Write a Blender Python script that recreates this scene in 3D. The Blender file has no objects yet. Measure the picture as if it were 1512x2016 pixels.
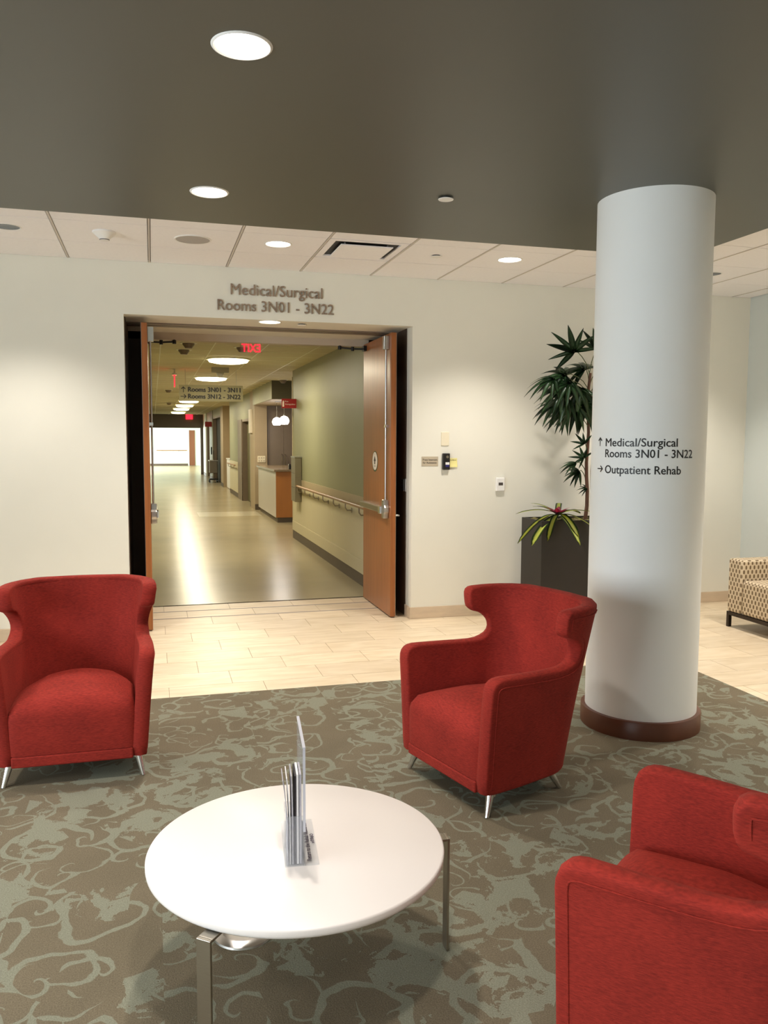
import bpy, bmesh, math, random
from mathutils import Vector, Matrix
random.seed(7)
PI = math.pi
sc = bpy.context.scene
COL = sc.collection

def lin(c):
    def f(v):
        v /= 255.0
        return v / 12.92 if v <= .04045 else ((v + .055) / 1.055) ** 2.4
    return (f(c[0]), f(c[1]), f(c[2]), 1.0)

# ---------------------------------------------------------------- camera, world, exposure, daylight
F_PX = 1626.65
cam_d = bpy.data.cameras.new('camera')
cam_d.sensor_fit = 'VERTICAL'; cam_d.sensor_height = 36.0; cam_d.lens = F_PX / 2016.0 * 36.0
cam_d.clip_start = .05; cam_d.clip_end = 200
cam = bpy.data.objects.new('camera', cam_d); COL.objects.link(cam)
yaw, pitch, roll = .2722, -.0869, .0041
fw = Vector((math.sin(yaw) * math.cos(pitch), math.cos(yaw) * math.cos(pitch), math.sin(pitch)))
r0 = Vector((math.cos(yaw), -math.sin(yaw), 0)); u0 = r0.cross(fw)
rt = r0 * math.cos(roll) + u0 * math.sin(roll); up = -r0 * math.sin(roll) + u0 * math.cos(roll)
M4 = Matrix(((rt.x, up.x, -fw.x, 0), (rt.y, up.y, -fw.y, 0), (rt.z, up.z, -fw.z, 1.6082), (0, 0, 0, 1)))
cam.matrix_world = M4
sc.camera = cam

w = bpy.data.worlds.new('world'); sc.world = w; w.use_nodes = True
wb = w.node_tree.nodes['Background']
wb.inputs[0].default_value = (.72, .83, 1.0, 1); wb.inputs[1].default_value = 1.0
sc.view_settings.view_transform = 'Standard'; sc.view_settings.look = 'None'
sc.view_settings.gamma = 1.0; sc.view_settings.use_curve_mapping = False
sc.view_settings.exposure = 0.2
sc.cycles.use_denoising = True
sc.cycles.max_bounces = 10; sc.cycles.diffuse_bounces = 5; sc.cycles.glossy_bounces = 4
sc.cycles.caustics_reflective = False; sc.cycles.caustics_refractive = False

def area(name, loc, rot, sx, sy, power, color):
    d = bpy.data.lights.new(name, 'AREA'); d.shape = 'RECTANGLE'; d.size = sx; d.size_y = sy
    d.energy = power; d.color = color
    o = bpy.data.objects.new(name, d); COL.objects.link(o); o.location = loc; o.rotation_euler = rot
    return o
DAY = (.86, .94, 1.0)
# daylight falling through the lounge windows (left wall) and the windows of the far room
WIN_P = 132
for yy in (-1.6, .4, 2.4):
    area('daylight', (-4.56, yy, 1.55), (0, -PI / 2, 0), 2.1, 1.7, WIN_P, DAY)
area('daylight', (-4.9, 45.5, 1.5), (0, -PI / 2, 0), 2.2, 9.0, 1500, (.93, .98, 1.0))

# ---------------------------------------------------------------- materials
MATS = {}
def nodes_of(name):
    m = bpy.data.materials.new(name); m.use_nodes = True
    nt = m.node_tree; b = nt.nodes['Principled BSDF']
    MATS[name] = m
    return m, nt, b
def N(nt, t, **kw):
    n = nt.nodes.new(t)
    for k, v in kw.items(): setattr(n, k, v)
    return n
def mat(name, c, rough=.6, metal=0.0, var=.06, scale=8.0, bump=0.0, bscale=60.0, spec=.5, stretch=None, objrand=0.0, sheen=0.0):
    m, nt, b = nodes_of(name)
    L = nt.links.new
    tc = N(nt, 'ShaderNodeTexCoord')
    vec = tc.outputs['Object']
    if stretch:
        mp = N(nt, 'ShaderNodeMapping'); mp.inputs['Scale'].default_value = stretch
        L(vec, mp.inputs['Vector']); vec = mp.outputs[0]
    nz = N(nt, 'ShaderNodeTexNoise'); nz.inputs['Scale'].default_value = scale; nz.inputs['Detail'].default_value = 4
    L(vec, nz.inputs['Vector'])
    cl = lin(c)
    ra = N(nt, 'ShaderNodeValToRGB')
    ra.color_ramp.elements[0].position = .3; ra.color_ramp.elements[1].position = .7
    ra.color_ramp.elements[0].color = tuple(x * (1 - var) for x in cl[:3]) + (1,)
    ra.color_ramp.elements[1].color = tuple(min(1, x * (1 + var)) for x in cl[:3]) + (1,)
    L(nz.outputs['Fac'], ra.inputs[0])
    out = ra.outputs[0]
    if objrand:
        oi = N(nt, 'ShaderNodeObjectInfo'); mr = N(nt, 'ShaderNodeMapRange')
        mr.inputs[3].default_value = 1 - objrand; mr.inputs[4].default_value = 1 + objrand
        L(oi.outputs['Random'], mr.inputs[0])
        mx = N(nt, 'ShaderNodeMix', data_type='RGBA', blend_type='MULTIPLY'); mx.inputs[0].default_value = 1
        L(out, mx.inputs[6]); L(mr.outputs[0], mx.inputs[7]); out = mx.outputs[2]
    L(out, b.inputs['Base Color'])
    b.inputs['Roughness'].default_value = rough; b.inputs['Metallic'].default_value = metal
    b.inputs['Specular IOR Level'].default_value = spec
    if sheen: b.inputs['Sheen Weight'].default_value = sheen
    if bump:
        n2 = N(nt, 'ShaderNodeTexNoise'); n2.inputs['Scale'].default_value = bscale; n2.inputs['Detail'].default_value = 3
        L(vec, n2.inputs['Vector'])
        bp = N(nt, 'ShaderNodeBump'); bp.inputs['Strength'].default_value = bump; bp.inputs['Distance'].default_value = .01
        L(n2.outputs['Fac'], bp.inputs['Height']); L(bp.outputs[0], b.inputs['Normal'])
    return m
def emis(name, c, s):
    m, nt, b = nodes_of(name)
    cl = lin(c)
    b.inputs['Base Color'].default_value = cl
    b.inputs['Emission Color'].default_value = cl; b.inputs['Emission Strength'].default_value = s
    return m
def clear(name, c, k=.1, rough=.05):
    m, nt, b = nodes_of(name)
    b.inputs['Base Color'].default_value = lin(c); b.inputs['Roughness'].default_value = rough
    t = N(nt, 'ShaderNodeBsdfTransparent'); mx = N(nt, 'ShaderNodeMixShader'); mx.inputs[0].default_value = k
    t.inputs[0].default_value = (.97, .98, .98, 1)
    out = nt.nodes['Material Output']
    nt.links.new(t.outputs[0], mx.inputs[1]); nt.links.new(b.outputs[0], mx.inputs[2]); nt.links.new(mx.outputs[0], out.inputs[0])
    return m

mat('wall_paint', (230, 227, 214), .8, var=.012, scale=3, bump=.02, bscale=220, spec=.2)
mat('wall_blue', (206, 212, 208), .8, var=.012, scale=3, bump=.02, bscale=220, spec=.2)
mat('column_paint', (240, 239, 234), .62, var=.01, scale=3, bump=.015, bscale=200, spec=.3)
mat('dark_ceiling', (87, 87, 79), .42, var=.02, scale=2, bump=.01, bscale=200, spec=.45)
mat('tile_white', (246, 244, 246), .85, var=.015, scale=40, bump=.06, bscale=260, spec=.15)
mat('tee_grey', (206, 198, 190), .6, var=.02)
mat('gap_dark', (96, 88, 80), .9, var=.02)
mat('stone_base', (206, 186, 160), .45, var=.07, scale=7, stretch=(1, 1, 3))
mat('grout', (170, 150, 124), .9, var=.05)
mat('inlay', (132, 122, 122), .6, var=.05)
mat('vinyl', (160, 147, 116), .25, var=.06, scale=1.2, spec=.22)
mat('vinyl_pale', (196, 186, 158), .2, var=.03, scale=1.2)
mat('bronze_dark', (80, 65, 53), .5, var=.1, scale=4)
mat('frame_brown', (122, 106, 90), .45, var=.05)
mat('head_tan', (186, 172, 152), .6, var=.02)
mat('steel', (196, 194, 190), .28, metal=1, var=.03, scale=20)
mat('chrome', (225, 225, 226), .12, metal=1, var=.01)
mat('nickel', (172, 164, 150), .34, metal=1, var=.03, scale=30, stretch=(1, 1, 12))
mat('black_metal', (26, 24, 22), .4, metal=.3, var=.05)
mat('black_plastic', (28, 24, 22), .3, var=.05)
mat('white_plastic', (236, 234, 230), .4, var=.01)
mat('ivory_plastic', (232, 222, 196), .4, var=.01)
mat('grey_speaker', (178, 172, 168), .7, var=.03, scale=300)
mat('table_white', (238, 230, 224), .32, var=.006, scale=2, spec=.4)
mat('column_wood', (92, 50, 30), .35, var=.16, scale=5, stretch=(1, 1, .25))
mat('green_wall', (148, 147, 114), .5, var=.03, scale=1.5, spec=.4)
mat('cream_panel', (204, 194, 160), .42, var=.02, scale=2)
mat('tan_band', (178, 162, 130), .42, var=.02, scale=2)
mat('base_brown', (92, 80, 66), .55, var=.05)
mat('rail_wood', (150, 112, 72), .4, var=.12, scale=8, stretch=(1, .1, 1))
mat('counter_wood', (168, 108, 52), .4, var=.08, scale=6, stretch=(1, 1, .15))
mat('counter_side', (176, 168, 156), .3, var=.02)
mat('granite', (128, 110, 86), .2, var=.3, scale=70)
mat('cab_grey', (122, 108, 94), .45, var=.03)
mat('beige_wall', (170, 152, 124), .6, var=.02)
mat('olive_dark', (84, 78, 52), .6, var=.03)
mat('brown_wall', (92, 78, 66), .6, var=.03)
mat('door_green', (98, 94, 66), .5, var=.05)
mat('door_brown', (118, 72, 44), .45, var=.1, scale=5, stretch=(1, 1, .15))
mat('doorway_shade', (40, 34, 28), .7, var=.05)  # shade inside the far doorways, put into a flat dark colour
mat('pale_wall', (228, 234, 222), .7, var=.01)
mat('corr_tile', (208, 198, 166), .8, var=.02, scale=30, spec=.2)
mat('corr_tee', (232, 228, 206), .5, var=.01)
mat('sign_olive', (176, 168, 130), .5, var=.02)
mat('ink', (34, 30, 26), .5, var=.02)
mat('ink_grey', (74, 66, 58), .6, var=.02)
mat('ink_brown', (92, 74, 58), .6, var=.02)
mat('ink_purple', (58, 44, 66), .6, var=.05)
mat('letter_metal', (150, 130, 112), .35, metal=.25, var=.05)
mat('plaque', (190, 176, 152), .5, var=.02)
mat('sticky_yellow', (236, 226, 150), .7, var=.03)
mat('sign_red', (150, 26, 26), .5, var=.05)
mat('sign_white', (232, 222, 206), .5, var=.02)
mat('sign_green', (70, 88, 52), .5, var=.02)
mat('navy', (44, 40, 110), .4, var=.02)
mat('planter_brown', (36, 30, 25), .5, var=.1, scale=10)
mat('moss', (120, 112, 70), .9, var=.4, scale=60, bump=.8, bscale=90)
mat('stem_brown', (96, 64, 46), .8, var=.25, scale=30, bump=.4, bscale=60, stretch=(1, 1, .3))
mat('leaf', (44, 74, 40), .28, var=.25, scale=12, spec=.6)
mat('petiole', (82, 92, 52), .5, var=.1)
mat('pink_leaf', (172, 62, 92), .35, var=.2, scale=30)
mat('sofa_metal', (54, 44, 36), .4, metal=.4, var=.05)
mat('paper_white', (226, 222, 222), .6, var=.03)
mat('paper_grey', (172, 168, 174), .5, var=.2, scale=30)
mat('paper_black', (40, 34, 38), .4, var=.1)
mat('panel_grey', (140, 132, 112), .4, metal=.5, var=.04)
mat('cart_grey', (120, 112, 100), .5, var=.05)
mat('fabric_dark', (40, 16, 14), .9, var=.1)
emis('lamp_glow', (255, 246, 232), 9)
emis('lamp_corr', (255, 244, 205), 7)
emis('globe_glow', (255, 246, 232), 6)
emis('exit_red', (255, 28, 48), 2.6)
emis('lamp_far', (255, 244, 210), 5)
clear('acrylic', (226, 226, 234), .13)
mat('acrylic_glint', (196, 196, 204), .3, var=.02)  # brightness of the holder's edges, put into an opaque colour
mat('reflector', (132, 136, 142), .25, metal=1, var=.02)
mat('pale_green', (206, 220, 206), .7, var=.01)
clear('window_glass', (220, 230, 232), .06)
MATS['letter_metal'].node_tree.nodes['Principled BSDF'].inputs['Roughness'].default_value = .35

def wood_door():
    m, nt, b = nodes_of('door_wood'); L = nt.links.new
    tc = N(nt, 'ShaderNodeTexCoord'); mp = N(nt, 'ShaderNodeMapping'); mp.inputs['Scale'].default_value = (14, 14, .5)
    L(tc.outputs['Object'], mp.inputs[0])
    nz = N(nt, 'ShaderNodeTexNoise'); nz.inputs['Scale'].default_value = 3; nz.inputs['Detail'].default_value = 6; nz.inputs['Distortion'].default_value = .3
    L(mp.outputs[0], nz.inputs['Vector'])
    ra = N(nt, 'ShaderNodeValToRGB'); e = ra.color_ramp.elements
    e[0].position = .25; e[0].color = lin((136, 79, 38)); e[1].position = .8; e[1].color = lin((168, 103, 54))
    L(nz.outputs['Fac'], ra.inputs[0]); L(ra.outputs[0], b.inputs['Base Color'])
    b.inputs['Roughness'].default_value = .33
wood_door()

def fabric_red():
    m, nt, b = nodes_of('red_fabric'); L = nt.links.new
    tc = N(nt, 'ShaderNodeTexCoord')
    n1 = N(nt, 'ShaderNodeTexNoise'); n1.inputs['Scale'].default_value = 5; n1.inputs['Detail'].default_value = 3
    mp = N(nt, 'ShaderNodeMapping'); mp.inputs['Scale'].default_value = (60, 60, 420)
    n2 = N(nt, 'ShaderNodeTexNoise'); n2.inputs['Scale'].default_value = 1; n2.inputs['Detail'].default_value = 3
    L(tc.outputs['Object'], n1.inputs['Vector']); L(tc.outputs['Object'], mp.inputs[0]); L(mp.outputs[0], n2.inputs['Vector'])
    ad = N(nt, 'ShaderNodeMath', operation='MULTIPLY_ADD'); ad.inputs[1].default_value = .35
    L(n1.outputs['Fac'], ad.inputs[0])
    m2 = N(nt, 'ShaderNodeMath', operation='MULTIPLY'); m2.inputs[1].default_value = .65; L(n2.outputs['Fac'], m2.inputs[0])
    L(m2.outputs[0], ad.inputs[2])
    ra = N(nt, 'ShaderNodeValToRGB'); e = ra.color_ramp.elements
    e[0].position = .34; e[0].color = lin((117, 32, 25)); e[1].position = .66; e[1].color = lin((157, 47, 36))
    L(ad.outputs[0], ra.inputs[0]); L(ra.outputs[0], b.inputs['Base Color'])
    b.inputs['Roughness'].default_value = .85; b.inputs['Specular IOR Level'].default_value = .2
    b.inputs['Sheen Weight'].default_value = .12; b.inputs['Sheen Roughness'].default_value = .4; b.inputs['Sheen Tint'].default_value = lin((235, 120, 96))
    n3 = N(nt, 'ShaderNodeTexNoise'); n3.inputs['Scale'].default_value = 520; L(tc.outputs['Object'], n3.inputs['Vector'])
    bp = N(nt, 'ShaderNodeBump'); bp.inputs['Strength'].default_value = .25; bp.inputs['Distance'].default_value = .003
    L(n3.outputs['Fac'], bp.inputs['Height']); L(bp.outputs[0], b.inputs['Normal'])
fabric_red()

def floor_stone():
    m, nt, b = nodes_of('floor_stone'); L = nt.links.new
    tc = N(nt, 'ShaderNodeTexCoord'); oi = N(nt, 'ShaderNodeObjectInfo')
    va = N(nt, 'ShaderNodeVectorMath', operation='ADD'); L(tc.outputs['Object'], va.inputs[0]); L(oi.outputs['Location'], va.inputs[1])
    mp = N(nt, 'ShaderNodeMapping'); mp.inputs['Scale'].default_value = (2.2, 9, 1); L(va.outputs[0], mp.inputs[0])
    nz = N(nt, 'ShaderNodeTexNoise'); nz.inputs['Scale'].default_value = 1.6; nz.inputs['Detail'].default_value = 7; nz.inputs['Distortion'].default_value = .6
    L(mp.outputs[0], nz.inputs['Vector'])
    ra = N(nt, 'ShaderNodeValToRGB'); e = ra.color_ramp.elements
    e[0].position = .3; e[0].color = lin((208, 188, 156)); e[1].position = .7; e[1].color = lin((226, 209, 181))
    L(nz.outputs['Fac'], ra.inputs[0])
    mr = N(nt, 'ShaderNodeMapRange'); mr.inputs[3].default_value = .90; mr.inputs[4].default_value = 1.05; L(oi.outputs['Random'], mr.inputs[0])
    mx = N(nt, 'ShaderNodeMix', data_type='RGBA', blend_type='MULTIPLY'); mx.inputs[0].default_value = 1
    L(ra.outputs[0], mx.inputs[6]); L(mr.outputs[0], mx.inputs[7]); L(mx.outputs[2], b.inputs['Base Color'])
    b.inputs['Roughness'].default_value = .42
floor_stone()

def carpet():
    m, nt, b = nodes_of('carpet'); L = nt.links.new
    def math_(op, a, c=None, d=None):
        n = N(nt, 'ShaderNodeMath', operation=op)
        for i, v in enumerate((a, c, d)):
            if v is None: continue
            if isinstance(v, (int, float)): n.inputs[i].default_value = v
            else: L(v, n.inputs[i])
        return n.outputs[0]
    def vm(op, a, c):
        n = N(nt, 'ShaderNodeVectorMath', operation=op)
        for i, v in enumerate((a, c)):
            if isinstance(v, tuple): n.inputs[i].default_value = v
            else: L(v, n.inputs[i])
        return n.outputs[0]
    tc = N(nt, 'ShaderNodeTexCoord'); P = tc.outputs['Object']
    # carpet tiles 0.5 x 1.0 m: the print jumps at some seams
    cell = vm('FLOOR', vm('DIVIDE', P, (.5, 1.0, 1)), (0, 0, 0))
    wn = N(nt, 'ShaderNodeTexWhiteNoise'); wn.noise_dimensions = '3D'; L(cell, wn.inputs['Vector'])
    jump = math_('MULTIPLY', math_('GREATER_THAN', wn.outputs['Value'], .62), 3.37)
    cx = N(nt, 'ShaderNodeCombineXYZ'); L(jump, cx.inputs[0]); L(math_('MULTIPLY', jump, 1.9), cx.inputs[1])
    Q = vm('ADD', P, cx.outputs[0])
    wz = N(nt, 'ShaderNodeTexNoise'); wz.inputs['Scale'].default_value = 4.5; wz.inputs['Detail'].default_value = 2; L(Q, wz.inputs['Vector'])
    wv = vm('SCALE', vm('SUBTRACT', wz.outputs['Color'], (.5, .5, .5)), (0, 0, 0))
    wv.node.inputs['Scale'].default_value = .16
    W = vm('ADD', Q, wv)
    # ragged yarn edge
    fine = N(nt, 'ShaderNodeTexNoise'); fine.inputs['Scale'].default_value = 230; fine.inputs['Detail'].default_value = 2; L(P, fine.inputs['Vector'])
    rag = math_('SUBTRACT', fine.outputs['Fac'], .5)
    med = N(nt, 'ShaderNodeTexNoise'); med.inputs['Scale'].default_value = 38; med.inputs['Detail'].default_value = 3; L(P, med.inputs['Vector'])
    rag2 = math_('ADD', math_('MULTIPLY', rag, .10), math_('MULTIPLY', math_('SUBTRACT', med.outputs['Fac'], .5), .16))
    def scroll(scale, seed, turns, width, rmax):
        vo = N(nt, 'ShaderNodeTexVoronoi'); vo.voronoi_dimensions = '2D'; vo.inputs['Scale'].default_value = scale; vo.inputs['Randomness'].default_value = .85
        S = vm('ADD', W, (seed, seed * .7, 0)); L(S, vo.inputs['Vector'])
        d = vm('SUBTRACT', S, vo.outputs['Position'])
        sp = N(nt, 'ShaderNodeSeparateXYZ'); L(d, sp.inputs[0])
        th = math_('ARCTAN2', sp.outputs[1], sp.outputs[0])
        rr = math_('SQRT', math_('ADD', math_('MULTIPLY', sp.outputs[0], sp.outputs[0]), math_('MULTIPLY', sp.outputs[1], sp.outputs[1])))
        rn = math_('MULTIPLY', rr, scale)
        # per cell handedness and phase
        sc_ = N(nt, 'ShaderNodeSeparateColor'); L(vo.outputs['Color'], sc_.inputs[0])
        hand = math_('SUBTRACT', math_('MULTIPLY', math_('GREATER_THAN', sc_.outputs[0], .5), 2), 1)
        ph = math_('ADD', math_('MULTIPLY', math_('DIVIDE', th, 2 * PI), hand), math_('ADD', math_('MULTIPLY', rn, turns), sc_.outputs[1]))
        f = math_('ADD', math_('ABSOLUTE', math_('SUBTRACT', math_('FRACT', ph), .5)), math_('MULTIPLY', rag2, .55))
        wd = math_('MULTIPLY', width, math_('ADD', .35, math_('MULTIPLY', sc_.outputs[2], .9)))
        line = math_('LESS_THAN', f, math_('MULTIPLY', wd, math_('ADD', .4, rn)))
        return math_('MULTIPLY', line, math_('LESS_THAN', rn, rmax))
    a = scroll(3.0, 0.0, 2.2, .105, .60)
    c2 = scroll(5.0, 5.3, 1.8, .12, .52)
    lf = N(nt, 'ShaderNodeTexNoise'); lf.inputs['Scale'].default_value = 6.5; lf.inputs['Detail'].default_value = 6; lf.inputs['Distortion'].default_value = 1.1; L(Q, lf.inputs['Vector'])
    lf2 = N(nt, 'ShaderNodeTexNoise'); lf2.inputs['Scale'].default_value = 1.8; lf2.inputs['Detail'].default_value = 1; L(Q, lf2.inputs['Vector'])
    blob = math_('MULTIPLY', math_('GREATER_THAN', math_('ADD', lf.outputs['Fac'], math_('MULTIPLY', rag2, .9)), .525), math_('GREATER_THAN', lf2.outputs['Fac'], .50))
    mask = math_('MAXIMUM', math_('MAXIMUM', a, math_('MULTIPLY', c2, math_('LESS_THAN', lf2.outputs['Fac'], .56))), blob)
    mix = N(nt, 'ShaderNodeMix', data_type='RGBA'); L(math_('MULTIPLY', mask, .88), mix.inputs[0])
    n2 = N(nt, 'ShaderNodeTexNoise'); n2.inputs['Scale'].default_value = 3.2; n2.inputs['Detail'].default_value = 3; L(P, n2.inputs['Vector'])
    bg = N(nt, 'ShaderNodeMix', data_type='RGBA'); L(n2.outputs['Fac'], bg.inputs[0])
    bg.inputs[6].default_value = lin((100, 92, 75)); bg.inputs[7].default_value = lin((120, 109, 90))
    L(bg.outputs[2], mix.inputs[6]); mix.inputs[7].default_value = lin((130, 131, 114))
    mr = N(nt, 'ShaderNodeMapRange'); mr.inputs[1].default_value = .3; mr.inputs[2].default_value = .7; mr.inputs[3].default_value = .80; mr.inputs[4].default_value = 1.18
    L(fine.outputs['Fac'], mr.inputs[0])
    mm = N(nt, 'ShaderNodeMix', data_type='RGBA', blend_type='MULTIPLY'); mm.inputs[0].default_value = 1
    L(mix.outputs[2], mm.inputs[6]); L(mr.outputs[0], mm.inputs[7]); L(mm.outputs[2], b.inputs['Base Color'])
    b.inputs['Roughness'].default_value = .95; b.inputs['Specular IOR Level'].default_value = .1
    bp = N(nt, 'ShaderNodeBump'); bp.inputs['Strength'].default_value = .3; bp.inputs['Distance'].default_value = .004
    L(fine.outputs['Fac'], bp.inputs['Height']); L(bp.outputs[0], b.inputs['Normal'])
carpet()

def lattice():
    m, nt, b = nodes_of('sofa_lattice'); L = nt.links.new
    uv = N(nt, 'ShaderNodeUVMap'); sp = N(nt, 'ShaderNodeSeparateXYZ'); L(uv.outputs[0], sp.inputs[0])
    def cosn(o, per):
        a = N(nt, 'ShaderNodeMath', operation='MULTIPLY'); a.inputs[1].default_value = PI / per * 2 / 2; L(o, a.inputs[0])
        c = N(nt, 'ShaderNodeMath', operation='COSINE'); L(a.outputs[0], c.inputs[0]); return c.outputs[0]
    mu = N(nt, 'ShaderNodeMath', operation='MULTIPLY'); L(cosn(sp.outputs[0], .0205), mu.inputs[0]); L(cosn(sp.outputs[1], .0385), mu.inputs[1])
    ra = N(nt, 'ShaderNodeValToRGB'); e = ra.color_ramp.elements
    e[0].position = .56; e[0].color = lin((206, 188, 158)); e[1].position = .66; e[1].color = lin((112, 92, 66))
    ad = N(nt, 'ShaderNodeMath', operation='MULTIPLY_ADD'); ad.inputs[1].default_value = .5; ad.inputs[2].default_value = .5; L(mu.outputs[0], ad.inputs[0])
    L(ad.outputs[0], ra.inputs[0]); L(ra.outputs[0], b.inputs['Base Color'])
    b.inputs['Roughness'].default_value = .85
lattice()

def variegated():
    m, nt, b = nodes_of('variegated_leaf'); L = nt.links.new
    uv = N(nt, 'ShaderNodeUVMap'); sp = N(nt, 'ShaderNodeSeparateXYZ'); L(uv.outputs[0], sp.inputs[0])
    ra = N(nt, 'ShaderNodeValToRGB'); e = ra.color_ramp.elements
    e[0].position = .42; e[0].color = lin((196, 204, 92)); e[1].position = .6; e[1].color = lin((48, 78, 30))
    L(sp.outputs[0], ra.inputs[0]); L(ra.outputs[0], b.inputs['Base Color']); b.inputs['Roughness'].default_value = .35
variegated()

# ---------------------------------------------------------------- mesh helpers
def bx(bm, x0, x1, y0, y1, z0, z1, M=None):
    vs = [bm.verts.new(v) for v in ((x0, y0, z0), (x1, y0, z0), (x1, y1, z0), (x0, y1, z0), (x0, y0, z1), (x1, y0, z1), (x1, y1, z1), (x0, y1, z1))]
    for f in ((3, 2, 1, 0), (4, 5, 6, 7), (0, 1, 5, 4), (1, 2, 6, 5), (2, 3, 7, 6), (3, 0, 4, 7)): bm.faces.new([vs[i] for i in f])
    if M is not None:
        for v in vs: v.co = M @ v.co
    return vs
def cyl(bm, p0, p1, r_0, r_1=None, n=16, caps=True):
    p0 = Vector(p0); p1 = Vector(p1); r_1 = r_0 if r_1 is None else r_1
    d = (p1 - p0).normalized(); a = d.orthogonal().normalized(); c = d.cross(a)
    A = [bm.verts.new(p0 + (a * math.cos(2 * PI * i / n) + c * math.sin(2 * PI * i / n)) * r_0) for i in range(n)]
    B = [bm.verts.new(p1 + (a * math.cos(2 * PI * i / n) + c * math.sin(2 * PI * i / n)) * r_1) for i in range(n)]
    for i in range(n): bm.faces.new((A[i], A[(i + 1) % n], B[(i + 1) % n], B[i]))
    if caps: bm.faces.new(A[::-1]); bm.faces.new(B)
def tube(bm, pts, r, n=8, closed=False):
    pts = [Vector(p) for p in pts]; rings = []; m = len(pts); prev = None
    for i, p in enumerate(pts):
        if closed: t = pts[(i + 1) % m] - pts[i - 1]
        else: t = pts[min(i + 1, m - 1)] - pts[max(i - 1, 0)]
        t = t.normalized() if t.length > 1e-9 else Vector((0, 0, 1))
        if prev is None: a = t.orthogonal().normalized()
        else:
            a = prev - t * prev.dot(t)
            a = a.normalized() if a.length > 1e-6 else t.orthogonal().normalized()
        prev = a; c = t.cross(a); rad = r[i] if isinstance(r, (list, tuple)) else r
        rings.append([bm.verts.new(p + (a * math.cos(2 * PI * k / n) + c * math.sin(2 * PI * k / n)) * rad) for k in range(n)])
    for i in range(m if closed else m - 1):
        A, B = rings[i], rings[(i + 1) % m]
        for k in range(n): bm.faces.new((A[k], A[(k + 1) % n], B[(k + 1) % n], B[k]))
    if not closed: bm.faces.new(rings[0][::-1]); bm.faces.new(rings[-1])
def lathe(bm, prof, n=40, c=(0, 0, 0)):
    rings = []
    for (rr, z) in prof:
        if rr < 1e-5: rings.append([bm.verts.new((c[0], c[1], c[2] + z))])
        else: rings.append([bm.verts.new((c[0] + rr * math.cos(2 * PI * i / n), c[1] + rr * math.sin(2 * PI * i / n), c[2] + z)) for i in range(n)])
    for A, B in zip(rings, rings[1:]):
        for i in range(n):
            j = (i + 1) % n
            if len(A) == 1 and len(B) == 1: continue
            if len(A) == 1: bm.faces.new((A[0], B[j], B[i]))
            elif len(B) == 1: bm.faces.new((A[i], A[j], B[0]))
            else: bm.faces.new((A[i], A[j], B[j], B[i]))
def prism(bm, poly, y0, y1):            # poly in (x,z), extruded along y
    A = [bm.verts.new((x, y0, z)) for x, z in poly]; B = [bm.verts.new((x, y1, z)) for x, z in poly]
    n = len(poly); bm.faces.new(A); bm.faces.new(B[::-1])
    for i in range(n): bm.faces.new((A[i], B[i], B[(i + 1) % n], A[(i + 1) % n]))
def box_uv(bm):
    uv = bm.loops.layers.uv.verify(); bm.normal_update()
    for f in bm.faces:
        n = f.normal; a = max(range(3), key=lambda k: abs(n[k]))
        for l in f.loops:
            c = l.vert.co
            l[uv].uv = (c.y, c.z) if a == 0 else ((c.x, c.z) if a == 1 else (c.y, c.x))
def obj(name, bm, m, parent=None, smooth=False, bevel=0.0, seg=2, loc=None, angle=40):
    bmesh.ops.recalc_face_normals(bm, faces=bm.faces[:])
    me = bpy.data.meshes.new(name); bm.to_mesh(me); bm.free()
    me.materials.append(MATS[m])
    if smooth:
        me.polygons.foreach_set('use_smooth', [True] * len(me.polygons)); me.set_sharp_from_angle(angle=math.radians(angle))
    o = bpy.data.objects.new(name, me); COL.objects.link(o)
    if parent is not None: o.parent = parent
    if loc is not None: o.location = loc
    if bevel:
        md = o.modifiers.new('bevel', 'BEVEL'); md.width = bevel; md.segments = seg; md.limit_method = 'ANGLE'; md.angle_limit = math.radians(35)
    return o
def box(name, x0, x1, y0, y1, z0, z1, m, parent=None, bevel=0.0):
    bm = bmesh.new(); bx(bm, x0, x1, y0, y1, z0, z1)
    return obj(name, bm, m, parent, bevel=bevel)
def tag(o, label, cat=None, group=None, kind=None):
    o['label'] = label
    if cat: o['category'] = cat
    if group: o['group'] = group
    if kind: o['kind'] = kind
    return o
def thing(name, label, cat, loc=(0, 0, 0), rz=0.0, group=None, kind=None):
    o = bpy.data.objects.new(name, None); COL.objects.link(o); o.empty_display_size = .05
    o.location = loc; o.rotation_euler = (0, 0, rz)
    return tag(o, label, cat, group, kind)
def struct(o, label, cat=None):
    return tag(o, label, cat, kind='structure')
def dup(root, loc, rz, label=None):
    def cp(o, par):
        c = o.copy(); COL.objects.link(c); c.parent = par
        for ch in o.children: cp(ch, c)
        return c
    r = cp(root, None); r.location = loc; r.rotation_euler = (0, 0, rz)
    if label: r['label'] = label
    return r
def text_geo(body, width=None, cap=None, extrude=0.0, offset=0.0):
    cu = bpy.data.curves.new('text', 'FONT'); cu.body = body; cu.resolution_u = 3; cu.extrude = extrude; cu.offset = offset
    o = bpy.data.objects.new('text', cu); me = bpy.data.meshes.new_from_object(o)
    vs = [v.co.copy() for v in me.vertices]; fs = [tuple(p.vertices) for p in me.polygons]
    bpy.data.objects.remove(o); bpy.data.curves.remove(cu); bpy.data.meshes.remove(me)
    x0 = min(v.x for v in vs); x1 = max(v.x for v in vs)
    capd = .69
    sx = width / (x1 - x0) if width else cap / capd
    sy = cap / capd if cap else sx
    return [Vector(((v.x - x0) * sx, v.y * sy, v.z)) for v in vs], fs
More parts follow.
